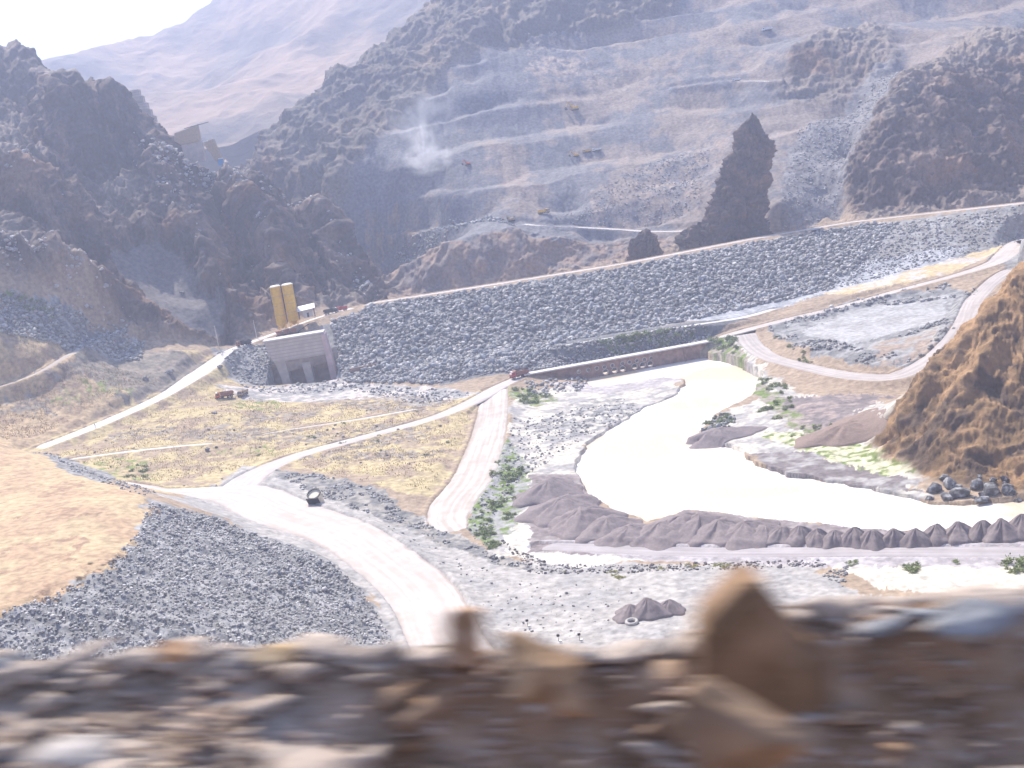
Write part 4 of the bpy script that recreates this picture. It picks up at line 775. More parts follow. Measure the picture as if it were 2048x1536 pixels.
# culvert bridge -----------------------------------------------------
xs = [(1062, 748), (1410, 688)]; A_, B_ = Z(1062, 746, 6.3), Z(1412, 683, 6.3); Lb = float(np.linalg.norm((B_-A_)[:2])); ang = math.atan2(B_[1]-A_[1], B_[0]-A_[0])
tb = empty('culvert_bridge', (A_[0], A_[1]-1.2, 0), ang); tag(tb, 'long low masonry bridge pierced by two rows of round culverts', 'bridge')
cu = bpy.data.curves.new('wall', 'CURVE'); cu.dimensions = '2D'; cu.fill_mode = 'BOTH'; cu.extrude = .6
def loop(pts):
    s_ = cu.splines.new('POLY'); s_.points.add(len(pts)-1); s_.use_cyclic_u = True
    for q, (x, y) in zip(s_.points, pts): q.co = (x, y, 0, 1)
loop([(0, 2.6), (Lb, -.6), (Lb, 6.0), (0, 6.0)][::1] if False else [(0, 2.2), (Lb*.3, -.8), (Lb, -.8), (Lb, 6.0), (0, 6.0)])
sx = lambda px: (px-1062)/350*Lb
holes = [(sx(x), z, .74 if z > 3 else 1.15, .62 if z > 3 else .9) for x, z in [(1154, 3.5), (1173, 3.5), (1190, 3.6), (1205, 3.6), (1221, 3.6), (1241, 3.7), (1255, 3.7), (1270, 3.7), (1285, 3.7), (1299, 3.7), (1206, 1.5), (1224, 1.5), (1240, 1.5), (1264, 1.55), (1280, 1.55), (1295, 1.55)]]
for x, z, a, b in holes: loop([(x+a*math.cos(k*math.pi/10), z+b*1.25*math.sin(k*math.pi/10)) for k in range(20)])
co = bpy.data.objects.new('c', cu); scene.collection.objects.link(co); dg = bpy.context.evaluated_depsgraph_get(); me = bpy.data.meshes.new_from_object(co.evaluated_get(dg)); bpy.data.objects.remove(co)
me.materials.clear(); me.materials.append(M_MASON); wl = link('wall', me, tb, (0, .6, 0)); wl.rotation_euler[0] = math.pi/2
for x, z, a, b in holes:
    m_ = MB(); r_ = bmesh.ops; n = 20; R1 = [(x+a*math.cos(k*math.pi/10), z+b*1.25*math.sin(k*math.pi/10)) for k in range(n)]; R2 = [(x+(a+.14)*math.cos(k*math.pi/10), z+(b*1.25+.14)*math.sin(k*math.pi/10)) for k in range(n)]
    for yy in (-.18,):
        a1 = [m_.b.verts.new((p[0], yy, p[1])) for p in R1]; a2 = [m_.b.verts.new((p[0], yy, p[1])) for p in R2]; a3 = [m_.b.verts.new((p[0], .05, p[1])) for p in R2]; a4 = [m_.b.verts.new((p[0], 1.25, p[1])) for p in R1]
        for k in range(n):
            j = (k+1) % n; m_.b.faces.new((a1[k], a1[j], a2[j], a2[k])); m_.b.faces.new((a2[k], a2[j], a3[j], a3[k])); m_.b.faces.new((a1[j], a1[k], a4[k], a4[j]))
    m_.build('pipe', M_CONL, tb)
MB().box((Lb/2, 1.1, 6.25), (Lb+6, 4.4, .5)).build('deck', M_CONL, tb, bevel=.05)
for x in np.arange(2, Lb, 6.5): MB().box((x, -.15, 5.4), (.5, .3, 1.0)).build('corbel', M_MASON, tb)
for x in (Lb*.62, Lb*.8, Lb*.9): MB().box((x+9 if x > Lb*.85 else x+5, -.35, 2.4), (.8, .7, 6.2)).build('buttress', M_MASON, tb)
# tank by the haul road, mouth closed by an added pale cap ----------------------------------------
p = hit(630, 1016); t = empty('capped_tank', (p[0], p[1], float(gz(p[0], p[1]))), math.radians(-12)); t.rotation_euler[0] = math.radians(-58); t.location[2] += .6; tag(t, 'cream cylindrical tank lying beside the haul road, mouth closed by an added cap', 'tank')
b = MB(); n = 32
def ring(bb, r, y, z=2.1): return [bb.verts.new((r*math.cos(2*math.pi*k/n), y, z+r*math.sin(2*math.pi*k/n))) for k in range(n)]
def band(bb, u, v): [bb.faces.new((u[k], u[(k+1) % n], v[(k+1) % n], v[k])) for k in range(n)]
r0, r1, r2, r3, r4 = ring(b.b, 1.75, -1.6), ring(b.b, 1.9, -1.6), ring(b.b, 1.9, 2.4), ring(b.b, 1.75, 2.2), None
band(b.b, r0, r1); band(b.b, r1, r2); band(b.b, r3, r0); cap = ring(b.b, 1.75, -1.35); b.b.faces.new(cap); b.b.faces.new(r3); b.b.faces.new(r2)  # front cap added to catch the sun in place of the shaded interior
b.build('shell', mat('cream_paint', (.72, .64, .5), rough=.5, noise=.1, nscale=1), t, smooth=False)
m_ = MB(); q0, q1, q2 = ring(m_.b, 1.72, -1.75), ring(m_.b, 2.02, -1.75), ring(m_.b, 2.02, -1.45); q3 = ring(m_.b, 1.72, -1.45); band(m_.b, q0, q1); band(m_.b, q1, q2); band(m_.b, q3, q0); m_.build('rim', M_DARK, t)
for y in (-1., 1.6): MB().prism([(-1.5, 0), (1.5, 0), (1.2, .75), (.5, .35), (-.5, .35), (-1.2, .75)], y-.2, y+.2).build('cradle', M_DARK, t)
MB().box((0, 0, .1), (3.6, 4, .2)).build('skid', M_DARK, t)
# big tyre on the yard -----------------------------------------------
p = hit(1264, 1248); bm_ = bmesh.new(); NT, NS = 36, 12
vs = [[bm_.verts.new(((1.05+.32*math.cos(b_))*math.cos(a), (1.05+.32*math.cos(b_))*math.sin(a), .34+.34*math.sin(b_)*(1.05 if k % 2 else 1))) for b_ in [2*math.pi*j/NS for j in range(NS)]] for k, a in enumerate([2*math.pi*i/NT for i in range(NT)])]
for i in range(NT):
    for j in range(NS): bm_.faces.new((vs[i][j], vs[(i+1) % NT][j], vs[(i+1) % NT][(j+1) % NS], vs[i][(j+1) % NS]))
me = bpy.data.meshes.new('old_tyre'); bm_.to_mesh(me); me.materials.append(mat('dusty_rubber', (.5, .47, .43), rough=.9, noise=.2, nscale=2)); o = link('old_tyre', me, loc=(p[0], p[1], float(gz(p[0], p[1])))); o.rotation_euler[0] = .12; tag(o, 'dust covered old tyre lying flat by the dark gravel heaps', 'tyre')
# marker posts, person ----------------------------------------------
for i, (x, y) in enumerate([(1118, 1284), (1160, 1283), (1056, 1254)]):
    p = hit(x, y); t = empty('marker_post', (p[0], p[1], float(gz(p[0], p[1])))); tag(t, ['dark topped marker post with a white foot on the grey yard', 'short dark topped marker post near the yard edge', 'smallest dark marker post beside the haul road'][i], 'post', 'marker posts on the yard')
    MB().cyl((0, 0, 0), (0, 0, 1.1), .05, n=8).build('stem', M_DARK, t); MB().box((0, 0, 1.3), (.6, .25, .5)).build('head', M_DARK, t, bevel=.08); MB().box((.3, 0, .1), (.5, .4, .25)).build('foot', M_WHITE, t)
def person(loc, rz):
    V_ = [(0, 0, .95), (0, 0, 1.15), (0, 0, 1.42), (0, 0, 1.52), (0, -.01, 1.66), (0, 0, 1.78), (.1, 0, .9), (.12, -.08, .5), (.13, -.02, .08), (.13, -.16, .04), (-.1, 0, .9), (-.12, .12, .5), (-.13, .25, .1), (-.13, .12, .04),
          (.2, 0, 1.4), (.26, .05, 1.12), (.27, -.1, .88), (-.2, 0, 1.4), (-.26, -.06, 1.12), (-.26, -.2, .92)]
    E_ = [(0, 1), (1, 2), (2, 3), (3, 4), (4, 5), (0, 6), (6, 7), (7, 8), (8, 9), (0, 10), (10, 11), (11, 12), (12, 13), (2, 14), (14, 15), (15, 16), (2, 17), (17, 18), (18, 19)]
    R_ = [.15, .14, .16, .06, .1, .08, .1, .07, .05, .04, .1, .07, .05, .04, .07, .05, .04, .07, .05, .04]
    me = bpy.data.meshes.new('person'); me.from_pydata(V_, E_, []); o = link('person', me, loc=loc, rz=rz); md = o.modifiers.new('s', 'SKIN')
    for i, r in enumerate(R_): me.skin_vertices[0].data[i].radius = (r, r*.8)
    me.skin_vertices[0].data[0].use_root = True; o.modifiers.new('u', 'SUBSURF').render_levels = 1; me.materials.append(mat('dark_work_clothes', (.06, .06, .08), rough=.9)); tag(o, 'person in dark clothes walking along the pale upper road', 'person')
person(onroad(192, 860), 2.2)
# blocks on the crag ridge -------------------------------------------
p = D(285, 246, 745); t = empty('stepped_wall', (p[0], p[1], p[2]-3), 0); tag(t, 'stepped concrete wall in five lifts on the crag shoulder', 'wall')
for i in range(5): MB().box((-1.2*i-.5, i*1.2, 4+i*4.1), (17.5-i*1.2, 5, 4.1)).build('lift', [M_FORM, M_CON][i % 2], t, bevel=.08)
p = D(392, 318, 705); t = empty('concrete_tower', (p[0], p[1], p[2]-2), 0); tag(t, 'tall concrete tower with tan formwork panels rising behind the crag', 'tower')
MB().prism([(-6, 0), (5, 0), (4.5, 12), (-6.5, 11)], 0, 5).build('shaft', M_CON, t); MB().prism([(-9.8, 13.5), (-8.8, 17.6), (4, 20), (4, 11.2), (-6.6, 10.8)], -.6, 5.4).build('formwork', M_TAN, t, bevel=.05)
MB().box((3.5, 2, 20.1), (14, .3, .4), rot=(0, math.radians(-6), 0)).build('beam', M_DARK, t)
p = D(430, 324, 700); t = empty('scaffold_tower', (p[0], p[1], p[2]-2), 0); tag(t, 'dark tan scaffold tower with a blue sheet at its foot', 'scaffold')
MB().prism([(-4.5, 13), (1.5, 14.5), (4.5, 2), (1.2, 1)], 0, 3).build('cladding', M_TAN, t); MB().box((3.2, -.6, 1.4), (3, .2, 3.4)).build('sheet', M_BLUE, t); MB().box((3.4, -.8, 3.4), (2.6, 1.2, .4)).build('cap', M_WHITE, t); MB().box((-3, -.3, 13.9), (2.6, 1.2, .5)).build('cap', M_WHITE, t)
# ------------------------------------------------------------------ rock spires
def spire(name, label, base_px, Y, hgt, rad, seed, lean=(0, 0), sharp=1.0, col=(.085, .07, .062), kn=(1, 1)):
    p = D(*base_px, Y); zb = p[2]-4; na, nz = 120, 110; A, Q = np.meshgrid(np.linspace(0, 2*math.pi, na, endpoint=False), np.linspace(0, 1, nz))
    r = rad*((1-Q**sharp)**.75*.8+.2*(Q < .55)*(1-Q/.55)**.5)*(1+.25*np.sin(2*A+seed)); r = np.maximum(r, .02)
    x = r*np.cos(A)*kn[0]+lean[0]*Q; y = r*np.sin(A)*kn[1]+lean[1]*Q; z = Q*hgt
    V = np.stack([x, y, z], -1).reshape(-1, 3); q = V.astype(np.float32)+seed*31; nrm = np.stack([np.cos(A), np.sin(A), .4+0*A], -1).reshape(-1, 3)
    d = fbm(q*[1, 1, .5], 16, 6, .58, True)*rad*.55-rad*.12; V = V+nrm*(d*(1-Q.ravel()**4))[:, None]
    f = st(fbm(q, 9, 4), -.1, .4)[:, None]; c = np.array(col)*(1-f)+np.array((.17, .12, .09))*f
    F_ = [(i*na+j, i*na+(j+1) % na, (i+1)*na+(j+1) % na, (i+1)*na+j) for i in range(nz-1) for j in range(na)]
    return tag(link(name, mesh_np(name, V, np.array(F_), c, MT, smooth=True), loc=(p[0], p[1], zb)), label, 'rock')
def tower_rock(name, label, prof, Y, seed, col=(.12, .092, .078), depth=.75):
    """a free standing rock: left edge, right edge and height of the survey photo at one distance, with real depth"""
    pr = np.array([[*(D(xl, y, Y)[[0]]), *(D(xr, y, Y)[[0]]), D((xl+xr)/2, y, Y)[2]] for xl, xr, y in prof]); pr = pr[pr[:, 2].argsort()]; z0_ = pr[0, 2]-3; na, nz = 160, 150
    zz_ = np.linspace(pr[0, 2]-3, pr[-1, 2], nz); xl = np.interp(zz_, pr[:, 2], pr[:, 0]); xr = np.interp(zz_, pr[:, 2], pr[:, 1]); jz = np.stack([zz_*0+seed, zz_*0, zz_], -1); xl = xl+fbm(jz, 5, 3)*2.4; xr = xr+fbm(jz+40, 5, 3)*2.4; xr = np.maximum(xr, xl+.6); A = np.linspace(0, 2*math.pi, na, endpoint=False)
    cx = ((xl+xr)/2)[:, None]; rx = ((xr-xl)/2)[:, None]; V = np.stack([cx+rx*np.cos(A)[None], Y+rx*depth*np.sin(A)[None]+rx*0, zz_[:, None]+0*A[None]], -1)
    nrm = np.stack([np.cos(A)[None]+0*rx, np.sin(A)[None]+0*rx, .3+0*rx*A[None]], -1).reshape(-1, 3); q = V.reshape(-1, 3).astype(np.float32)+seed*31; t = np.linspace(0, 1, nz)[:, None]
    amp = (np.clip(rx*.5, 1.3, 6.)+0*A[None]).ravel(); d = fbm(q*[1, 1, .6], 11, 6, .66, True)*amp*1.2-amp*.75; V = V.reshape(-1, 3)+nrm*d[:, None]; V[:, 2] += fbm(q+9, 5, 3)*amp*.3
    f = st(fbm(q, 9, 4)-.25*(zz_.repeat(na)-z0_ < 12), -.1, .4)[:, None]; c = np.array(col)*(1-f)+np.array((.22, .15, .11))*f
    F_ = [(i*na+j, i*na+(j+1) % na, (i+1)*na+(j+1) % na, (i+1)*na+j) for i in range(nz-1) for j in range(na)]
    return tag(link(name, mesh_np(name, V, np.array(F_), c, MT, smooth=True)), label, 'rock')
tower_rock('rock_spire', 'tall dark rock spire standing free in front of the quarry scree', [(1392, 1540, 470), (1404, 1538, 435), (1420, 1540, 390), (1434, 1546, 350), (1448, 1548, 315), (1460, 1546, 290), (1469, 1535, 262), (1484, 1522, 245), (1496, 1514, 232), (1503, 1508, 224)], 640, 2)
tower_rock('dark_rock', 'dark rounded rock knob beside the quarry road above the dam', [(1235, 1335, 548), (1245, 1330, 520), (1255, 1328, 495), (1262, 1318, 474), (1278, 1304, 462), (1290, 1296, 457)], 622, 5, depth=.6)
spire('dark_rock', 'dark brown rock knob at the left foot of the tall spire', (1420, 462), 646, 14, 11, 9, sharp=1.4, kn=(1.3, .8))
# rocks at the foot of the brown hill
MBR = mat('dark_river_rock', rough=.75, attr=True, noise=.4, nscale=1.5, bump=.6, bscale=2.5, bdist=.2, spec=.6)
def big_rock(px, py, s, label, group, seed, cols=((.10, .095, .095), (.42, .41, .40)), name='river_rock', cat='rock', xyz=None, m=None, cuts=4):
    b = bmesh.new(); bmesh.ops.create_icosphere(b, subdivisions=cuts, radius=1); V = np.array([v.co[:] for v in b.verts]); F_ = np.array([[v.index for v in f.verts] for f in b.faces]); b.free()
    r_ = np.random.RandomState(seed)
    for _ in range(18):                            # broken planes
        n = r_.normal(size=3); n /= np.linalg.norm(n); h = r_.uniform(.45, .75); d = V@n-h; V = V-np.clip(d, 0, None)[:, None]*n
    V = V*np.array(s); q = V.astype(np.float32)+seed*7; V = V*(1+.13*fbm(q, .7*max(s), 5, .6, True))[:, None]
    f = st(fbm(q+9, .5*max(s), 4), -.1, .35)[:, None]; c = np.array(cols[0])*(1-f)+np.array(cols[1])*f
    if xyz is None: p = hit(px, py); xyz = (p[0], p[1], float(gz(p[0], p[1]))+s[2]*.35)
    o = link(name, mesh_np(name, V, F_, c, m or MBR, smooth=False), loc=xyz, rz=r_.uniform(0, 6)*0+r_.uniform(-.4, .4)); return tag(o, label, cat, group)
for i, (x, y, s) in enumerate([(1868, 985, (2.6, 2, 2)), (1900, 975, (2.4, 2, 2.2)), (1925, 992, (3, 2.2, 1.9)), (1955, 980, (2.4, 2, 2)), (1985, 990, (3, 2, 2.2)), (2015, 985, (2.2, 2, 1.8)), (1895, 998, (2, 1.6, 1.3)), (1968, 1000, (2.2, 1.6, 1.3)), (1888, 962, (1.8, 1.4, 1.3)), (2036, 992, (1.6, 1.4, 1.2))]):
    big_rock(x, y, s, 'black and white mottled rock in the cluster between brown hill and river', 'rock cluster at the river under the brown hill', i+3)
for i in range(16): big_rock(rs.uniform(1855, 2048), rs.uniform(962, 1003), (rs.uniform(.7, 1.5), rs.uniform(.6, 1.1), rs.uniform(.5, 1.0)), 'small broken rock lying among the mottled rocks under the brown hill', 'small rocks under the brown hill', 70+i)
big_rock(1308, 916, (1.9, .9, .55), 'small brown rock island in the middle of the river', None, 31, ((.3, .2, .12), (.45, .33, .2)))
for i, (x, y, s) in enumerate([(365, 590, 1.6), (340, 745, 2.4), (290, 760, 1.5), (443, 752, 1.5), (415, 903, 1.3), (430, 828, 1.2)]):
    big_rock(x, y, (s*1.2, s, s*.8), ['grey boulder lodged in the scree chute', 'pale block below the upper road bend', 'boulder in the gully under the path', 'dark round boulder beside the upper road', 'pale boulder beside the thin field track', 'dark boulder alone in the straw field'][i], None, 50+i, ((.14, .13, .13), (.4, .38, .36)), name='boulder', cat='boulder')
# ------------------------------------------------------------------ shrubs
ML = mat('leaves', rough=.7, attr=True, noise=.3, nscale=6)
def shrub_mesh(seed, n=420, leaf=.16):
    r_ = np.random.RandomState(seed); cc = r_.normal(size=(7, 3))*np.array([.55, .55, .2])+[0, 0, .45]; k = r_.randint(0, 7, n); p = cc[k]+r_.normal(size=(n, 3))*.22; p[:, 2] = np.abs(p[:, 2])
    a = r_.normal(size=(n, 3)); a /= np.linalg.norm(a, axis=1)[:, None]; b = np.cross(a, r_.normal(size=(n, 3))); b /= np.linalg.norm(b, axis=1)[:, None]; s = leaf*r_.uniform(.6, 1.3, (n, 1))
    V = np.stack([p-a*s, p+b*s*.5, p+a*s, p-b*s*.5], 1).reshape(-1, 3); return V, np.arange(n*4).reshape(-1, 4), np.repeat(np.array([.23, .27, .11])*r_.uniform(.6, 1.5, (n, 1)), 4, 0)
SM = [mesh_np('foliage', *shrub_mesh(90+k), ML) for k in range(4)]
SMY = [mesh_np('foliage', (a := shrub_mesh(95+k))[0], a[1], a[2]*np.array([1.6, 1.3, 1.1]), ML) for k in range(2)]
def bush(x, y, s, label, group, ms=SM):
    p = hit(x, y); o = link('shrub', ms[rs.randint(len(ms))], loc=(p[0], p[1], float(gz(p[0], p[1]))-.1)); o.scale = (s*rs.uniform(.8, 1.3), s, s*rs.uniform(.6, .9)); o.rotation_euler[2] = rs.uniform(0, 6); tag(o, label, 'shrub', group)
def bushes(px, n, s0, s1, label, group, ms=SM):
    P2 = np.array(px, float)
    for x, y in pts_in(P2, n): bush(x, y, rs.uniform(s0, s1), label, group, ms)
bushes([(945, 1060), (960, 980), (1010, 900), (1040, 940), (1045, 1010), (1000, 1060)], 28, .7, 1.7, 'low green shrub among stones beside the wide pale track', 'shrubs beside the wide track')
bushes([(945, 1060), (985, 1060), (1000, 1105), (965, 1090)], 14, .8, 1.5, 'green shrub on the corner between wide track and river flats', 'shrubs on the track corner')
bushes([(1020, 778), (1060, 780), (1110, 800), (1050, 812)], 16, .9, 1.8, 'green shrub below the end of the culvert bridge', 'shrubs at the bridge end')
bushes([(1180, 700), (1240, 682), (1340, 665), (1350, 680), (1240, 700)], 26, .9, 2.0, 'green shrub growing on the bank behind the culvert bridge', 'shrubs on the bank behind the bridge')
bushes([(1400, 690), (1470, 678), (1480, 715), (1430, 712)], 16, .9, 2.0, 'green shrub where the embankment road leaves the bridge', 'shrubs by the bridge road')
bushes([(1490, 740), (1560, 765), (1600, 800), (1560, 840), (1510, 830), (1540, 780)], 26, .6, 1.4, 'green shrub on the far river bank under the loop road', 'shrubs under the loop road')
bushes([(1560, 860), (1700, 850), (1680, 880), (1580, 875)], 9, .6, 1.3, 'small green shrub on the pale flat by the brown earth heap', 'shrubs by the earth heap')
bushes([(1410, 850), (1450, 830), (1470, 845), (1440, 860)], 8, .8, 1.4, 'dark green shrub on the rocks at the river bend', 'shrubs at the river bend')
bushes([(1540, 655), (1560, 700), (1620, 725), (1640, 718), (1570, 680)], 10, .6, 1.3, 'green shrub on the basin edge inside the loop road', 'shrubs inside the loop road')
bushes([(1660, 1120), (2040, 1120), (2040, 1150), (1700, 1140)], 12, .5, 1.1, 'green shrub on the pale sand below the river road', 'shrubs below the river road')
for x, y, s in [(2040, 1135, 1.9), (2052, 1125, 1.6), (2030, 1145, 1.3), (1820, 1140, 1.5), (1835, 1136, 1.2)]: bush(x, y, s, 'large leafy green shrub standing out on the pale sand', 'large shrubs on the sand')
bushes([(250, 930), (290, 925), (300, 960), (250, 955)], 10, .6, 1.2, 'green shrub in the field corner beside the haul road junction', 'shrubs near the junction')
bushes([(440, 905), (900, 800), (900, 930), (640, 930)], 14, .5, 1.1, 'green tuft of scrub in the straw field', 'scrub in the field')
bushes([(0, 588), (60, 600), (110, 625), (60, 625)], 16, .8, 1.6, 'green shrub on top of the rubble slope under the crag', 'shrubs above the rubble slope')
bushes([(1050, 1120), (1180, 1150), (1480, 1120), (1480, 1135), (1200, 1160), (1050, 1140)], 12, .4, .9, 'yellow green tuft along the dark kerb of the yard', 'tufts on the yard kerb', SMY)
# straw and weeds that nobody could count
def tufts(px, n, s0, s1, c, name, xyl=None):
    P2 = poly(*px)[:, :2]; q = pts_in(P2, n); f = fbm(np.stack([q[:, 0], q[:, 1], q[:, 0]*0], -1)+3, 7, 3); q = q[f > -.12]; m = len(q)
    _, rmm = carve(q[:, 0], q[:, 1], q[:, 0]*0); q = q[rmm < .3]; m = len(q)
    h = rs.uniform(s0, s1, m); a = rs.uniform(0, 6.28, m); z = gz(q[:, 0], q[:, 1]); dx, dy = np.cos(a)*h*.35, np.sin(a)*h*.35; lx, ly = rs.normal(size=m)*h*.3, rs.normal(size=m)*h*.3
    V = np.stack([np.stack([q[:, 0]-dx, q[:, 1]-dy, z-.1], -1), np.stack([q[:, 0]+dx, q[:, 1]+dy, z-.1], -1), np.stack([q[:, 0]+lx, q[:, 1]+ly, z+h], -1)], 1).reshape(-1, 3)
    return V, np.arange(m*3).reshape(-1, 3), np.repeat(np.array(c)*rs.uniform(.7, 1.3, (m, 1)), 3, 0)
T_ = [tufts([(100, 910), (260, 830), (420, 760), (520, 800), (900, 800), (950, 820), (920, 900), (860, 980), (700, 960), (560, 925), (300, 965)], 26000, .2, .55, (.52, .40, .2), 'g'), tufts([(-50, 700), (120, 690), (250, 740), (330, 760), (60, 880), (-50, 870)], 7000, .25, .6, (.5, .37, .2), 'g')]
V = np.vstack([t[0] for t in T_]); F_ = np.vstack([T_[0][1], T_[1][1]+len(T_[0][0])]); tag(link('dry_grass', mesh_np('dry_grass', V, F_, np.vstack([t[2] for t in T_]), ML)), kind='stuff')
# ------------------------------------------------------------------ roadside bank of rubble right in front of the camera
MF_ = mat('foreground_rock', rough=.9, attr=True, noise=.3, nscale=3., bump=.7, bscale=5, bdist=.05)
RIM = np.array([D(x, y, 8.1) for x, y in [(-600, 1310), (0, 1296), (180, 1304), (350, 1284), (520, 1276), (900, 1278), (1300, 1280), (1420, 1244), (1650, 1194), (1800, 1180), (2048, 1168), (2500, 1150)]])
def rim(x):
    """height of the bank's crest: follows the valley view seen from the road"""
    return np.interp(x, RIM[:, 0], RIM[:, 2])
gx, gy = np.meshgrid(np.linspace(-9, 9, 500), np.linspace(2.5, 12, 260)); rz_ = rim(gx)-.06
PY = [2.5, 5.6, 6.4, 7.0, 7.55, 7.75, 8.0, 8.4, 12]; PR_ = [-1.5, -1.35, -1.2, -.95, -.45, -.1, 0, -.35, -5]; PL_ = [-.75, -.5, -.45, -.38, -.27, -.2, 0, -.35, -5]
def bprof(x, y): wl_ = 1-st(x, -2.2, -.9); return np.interp(y, PY, PR_)*(1-wl_)+np.interp(y, PY, PL_)*wl_
prof = bprof(gx, gy); q = np.stack([gx, gy, gx*0], -1)
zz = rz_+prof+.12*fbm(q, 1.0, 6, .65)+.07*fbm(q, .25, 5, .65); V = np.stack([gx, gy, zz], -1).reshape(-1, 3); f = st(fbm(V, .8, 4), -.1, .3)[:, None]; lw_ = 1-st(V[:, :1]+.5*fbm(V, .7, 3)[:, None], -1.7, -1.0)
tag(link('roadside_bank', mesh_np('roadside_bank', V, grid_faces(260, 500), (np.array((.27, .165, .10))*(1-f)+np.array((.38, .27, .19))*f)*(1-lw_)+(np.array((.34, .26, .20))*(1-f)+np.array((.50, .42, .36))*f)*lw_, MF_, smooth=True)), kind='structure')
fgz = lambda x, y: bprof(x, y)+rim(x)-.06
BR = ((.32, .185, .105), (.42, .275, .18)); PALE = ((.50, .41, .345), (.64, .555, .48)); GB = ((.30, .30, .315), (.40, .40, .41))
def at(px, py, Y): p = D(px, py, Y); return p
def fg(px, py, Y, s, label, cols=BR, seed=0, group=None): return big_rock(0, 0, s, label, group, seed, cols, 'bank_rock', 'rock', xyz=tuple(at(px, py, Y)), m=MF_, cuts=4)
# the pointed boulder
b = bmesh.new(); ref = D(1508, 1270, 7.6); pts = [(lambda p: (p[0]-ref[0], 0, p[2]-ref[2]))(D(x, y, 7.6)) for x, y in [(1400, 1480), (1393, 1258), (1490, 1152), (1516, 1150), (1558, 1200), (1600, 1262), (1655, 1302), (1670, 1500)]]
fr = [b.verts.new((x, -.12+y, z)) for x, y, z in pts]; bk = [b.verts.new((x*.9, .38+y, z*.9+.02)) for x, y, z in pts]; b.faces.new(fr); b.faces.new(bk[::-1])
for i in range(8): b.faces.new((fr[(i+1) % 8], fr[i], bk[i], bk[(i+1) % 8]))
bmesh.ops.recalc_face_normals(b, faces=b.faces); bmesh.ops.bevel(b, geom=list(b.edges), offset=.045, segments=2, affect='EDGES'); bmesh.ops.triangulate(b, faces=b.faces); bmesh.ops.subdivide_edges(b, edges=b.edges, cuts=3, use_grid_fill=True)
V = np.array([v.co[:] for v in b.verts]); b.normal_update(); N_ = np.array([v.normal[:] for v in b.verts]); V = V+N_*(fbm(V, .25, 5)*.025)[:, None]; bmesh.ops.triangulate(b, faces=b.faces); F_ = np.array([[v.index for v in f.verts] for f in b.faces]); b.free()
f = st(fbm(V, .3, 4), -.1, .3)[:, None]; tag(link('bank_boulder', mesh_np('bank_boulder', V, F_, np.array((.25, .155, .09))*(1-f)+np.array((.32, .205, .13))*f, MF_), loc=tuple(at(1508, 1270, 7.6))), 'big pointed brown boulder rising highest on the roadside bank', 'boulder')
fg(1940, 1240, 7.3, (.38, .3, .17), 'blue grey flat faced rock at the right end of the bank', ((.22, .225, .24), (.30, .305, .32)), 3)
fg(935, 1290, 7.6, (.2, .2, .24), 'brown rock poking up beside the lower end of the haul road', BR, 8); fg(350, 1306, 7.6, (.15, .12, .09), 'small brown stone on the bank crest under the rubble slope', BR, 9)
fg(560, 1306, 7.7, (.22, .15, .10), 'flat topped tan rock on the bank crest', ((.4, .27, .15), (.55, .42, .28)), 10); fg(1080, 1340, 7.0, (.3, .25, .3), 'tan block below the bank crest in the middle', ((.3, .19, .11), (.36, .24, .15)), 13)
fg(1130, 1385, 6.9, (.2, .2, .22), 'squarish tan block under the crest', ((.32, .2, .12), (.4, .26, .16)), 14); fg(1450, 1450, 6.5, (.45, .3, .3), 'large smooth tan block low on the bank under the pointed boulder', ((.26, .17, .11), (.33, .22, .14)), 15)
fg(640, 1530, 5.6, (.35, .2, .1), 'pale slab lying at the foot of the bank', ((.42, .33, .27), (.52, .43, .36)), 17); fg(150, 1500, 5.8, (.3, .2, .14), 'large pale grey stone at the foot of the bank', ((.36, .32, .29), (.48, .43, .40)), 18)
BST = []
for k in range(16):
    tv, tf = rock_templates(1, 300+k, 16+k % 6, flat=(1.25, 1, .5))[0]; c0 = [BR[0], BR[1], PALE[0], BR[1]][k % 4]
    BST.append(mesh_np('bank_stone', tv, tf, np.tile(c0, (len(tv), 1)), MF_))
BSG = [mesh_np('bank_stone', *rock_templates(1, 340+k, 18, flat=(1.2, 1, .5))[0], None, MF_) for k in range(3)]
for m_ in BSG: a_ = m_.color_attributes.new('Col', 'FLOAT_COLOR', 'POINT'); a_.data.foreach_set('color', np.tile([*GB[0], 1.], len(m_.vertices)).astype(np.float32))
for i in range(290):
    x = rs.uniform(-4.2, 4.6); u = rs.uniform(); y = 8.05-u**1.2*(1.7 if x > -1.2 else 1.9)+rs.uniform(-.05, .05)
    if i % 2 == 0: y = 7.98+rs.uniform(-.12, .1)
    s_ = rs.uniform(.05, .14)*(1.35 if rs.uniform() < .12 else 1)
    gb = rs.uniform() < .06; k = rs.randint(16); o = bpy.data.objects.new('bank_stone', BSG[i % 3] if gb else BST[k if not (x < -1.2 or y > 7.85) else 2+4*(k//4)]); scene.collection.objects.link(o); o.location = (x, y, float(fgz(x, y))+s_*.25)  # crest and ledge stones forced pale: sunlit tops painted in, dust on the ledge
    o.scale = (s_*rs.uniform(1, 1.6), s_, s_*rs.uniform(.7, 1.2)); o.rotation_euler = (rs.uniform(-.4, .4), rs.uniform(-.35, .35), rs.uniform(-.7, .7))
    crest_ = y > 7.8; left = x < -1.2
    if gb: tag(o, 'bluish grey angular stone among the brown rubble of the roadside bank', 'stone', 'bluish stones of the roadside bank')
    elif crest_: tag(o, 'sunlit angular stone lying along the crest of the roadside bank', 'stone', 'stones on the bank crest')
    elif left: tag(o, 'pale dusty angular stone scattered on the ledge at the foot of the roadside bank', 'stone', 'stones on the ledge of the bank')
    else: tag(o, 'brown angular stone wedged in the shaded face of the roadside bank', 'stone', 'stones in the shaded face of the bank')
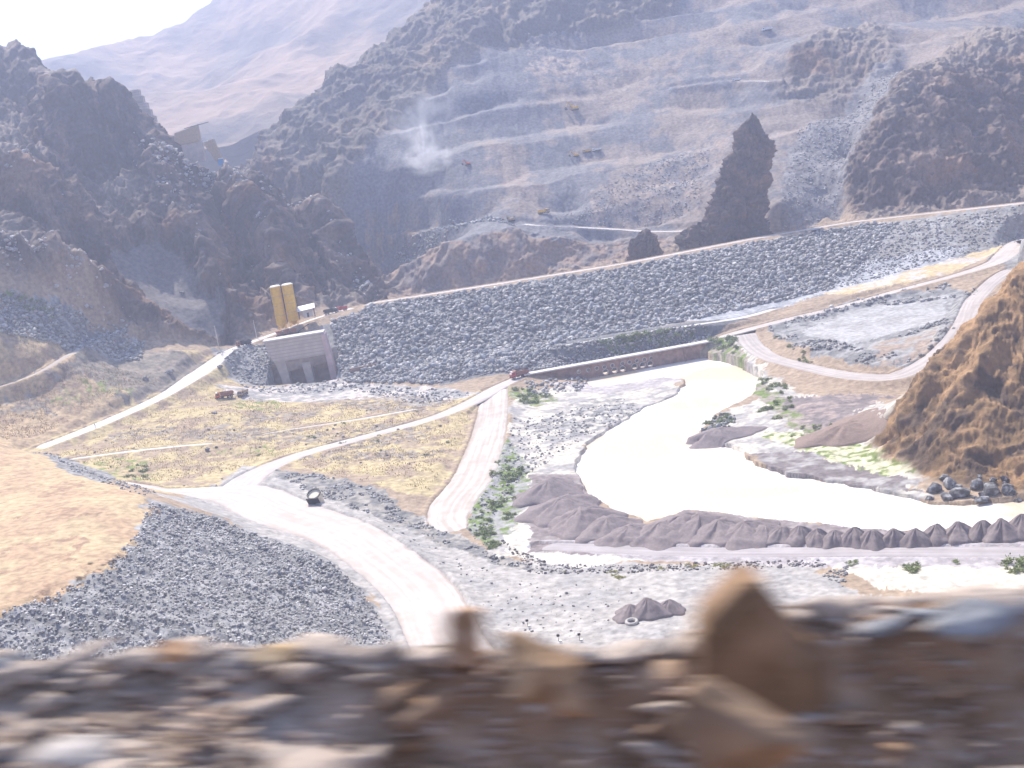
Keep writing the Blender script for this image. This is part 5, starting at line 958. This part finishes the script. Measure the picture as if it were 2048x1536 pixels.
n_ = 9000; q = np.column_stack([rs.uniform(-5.5, 5.5, n_), 8.15-rs.uniform(size=n_)*2.6]); s_ = .015+.05*rs.uniform(size=n_)**2.5; t = rs.uniform(size=(n_, 1)); v, f, c = scatter(np.column_stack([q, fgz(q[:, 0], q[:, 1])+s_*.2]), s_, np.array((.32, .20, .14))*(1-t)+np.array((.50, .42, .36))*t)
tag(link('bank_gravel', mesh_np('bank_gravel', v, f, c, MF_)), kind='stuff')
# ------------------------------------------------------------------ dust cloud over the blasting face
def dust(name, px, py, Y, r, dens, label):
    p = D(px, py, Y); b = MB().ball((0, 0, 0), 1, 3); m = bpy.data.materials.new('dust'); m.use_nodes = True; n = m.node_tree.nodes; l = m.node_tree.links; n.remove(n['Principled BSDF']); pv = n.new('ShaderNodeVolumePrincipled'); l.new(pv.outputs[0], n['Material Output'].inputs['Volume']); pv.inputs['Color'].default_value = (.93, .93, .95, 1); pv.inputs['Anisotropy'].default_value = .65
    tc_ = n.new('ShaderNodeTexCoord'); ns = n.new('ShaderNodeTexNoise'); ns.inputs['Scale'].default_value = 2.2; ns.inputs['Detail'].default_value = 4; ns.inputs['Distortion'].default_value = .8; l.new(tc_.outputs['Object'], ns.inputs['Vector'])
    ln = n.new('ShaderNodeVectorMath'); ln.operation = 'LENGTH'; l.new(tc_.outputs['Object'], ln.inputs[0]); a = n.new('ShaderNodeMapRange'); a.inputs[1].default_value = 1; a.inputs[2].default_value = .2; l.new(ln.outputs['Value'], a.inputs[0]); c_ = n.new('ShaderNodeMapRange'); c_.inputs[1].default_value = .45; c_.inputs[2].default_value = .7; l.new(ns.outputs[0], c_.inputs[0])
    mu = n.new('ShaderNodeMath'); mu.operation = 'MULTIPLY'; l.new(a.outputs[0], mu.inputs[0]); l.new(c_.outputs[0], mu.inputs[1]); m2 = n.new('ShaderNodeMath'); m2.operation = 'MULTIPLY'; m2.inputs[1].default_value = dens; l.new(mu.outputs[0], m2.inputs[0]); l.new(m2.outputs[0], pv.inputs['Density'])
    o = b.build(name, m, smooth=True); o.location = p; o.scale = r; tag(o, kind='stuff')
dust('dust_cloud', 855, 318, 755, (17, 10, 11), .6, ''); dust('dust_plume', 845, 285, 755, (9, 6, 19), .35, ''); dust('dust_plume', 840, 240, 770, (26, 10, 24), .10, '')
# ------------------------------------------------------------------ hazy air
o = MB().box((0, 1500, 250), (12600, 12600, 1000)).build('haze', None or bpy.data.materials.new('haze')); o.data.materials[0].use_nodes = True
n = o.data.materials[0].node_tree.nodes; l = o.data.materials[0].node_tree.links; n.remove(n['Principled BSDF']); pv = n.new('ShaderNodeVolumePrincipled'); l.new(pv.outputs[0], n['Material Output'].inputs['Volume']); pv.inputs['Color'].default_value = (.58, .655, .89, 1); pv.inputs['Density'].default_value = .00038; pv.inputs['Anisotropy'].default_value = .45
tag(o, kind='stuff')
print('done', round(time.time()-T0, 1))
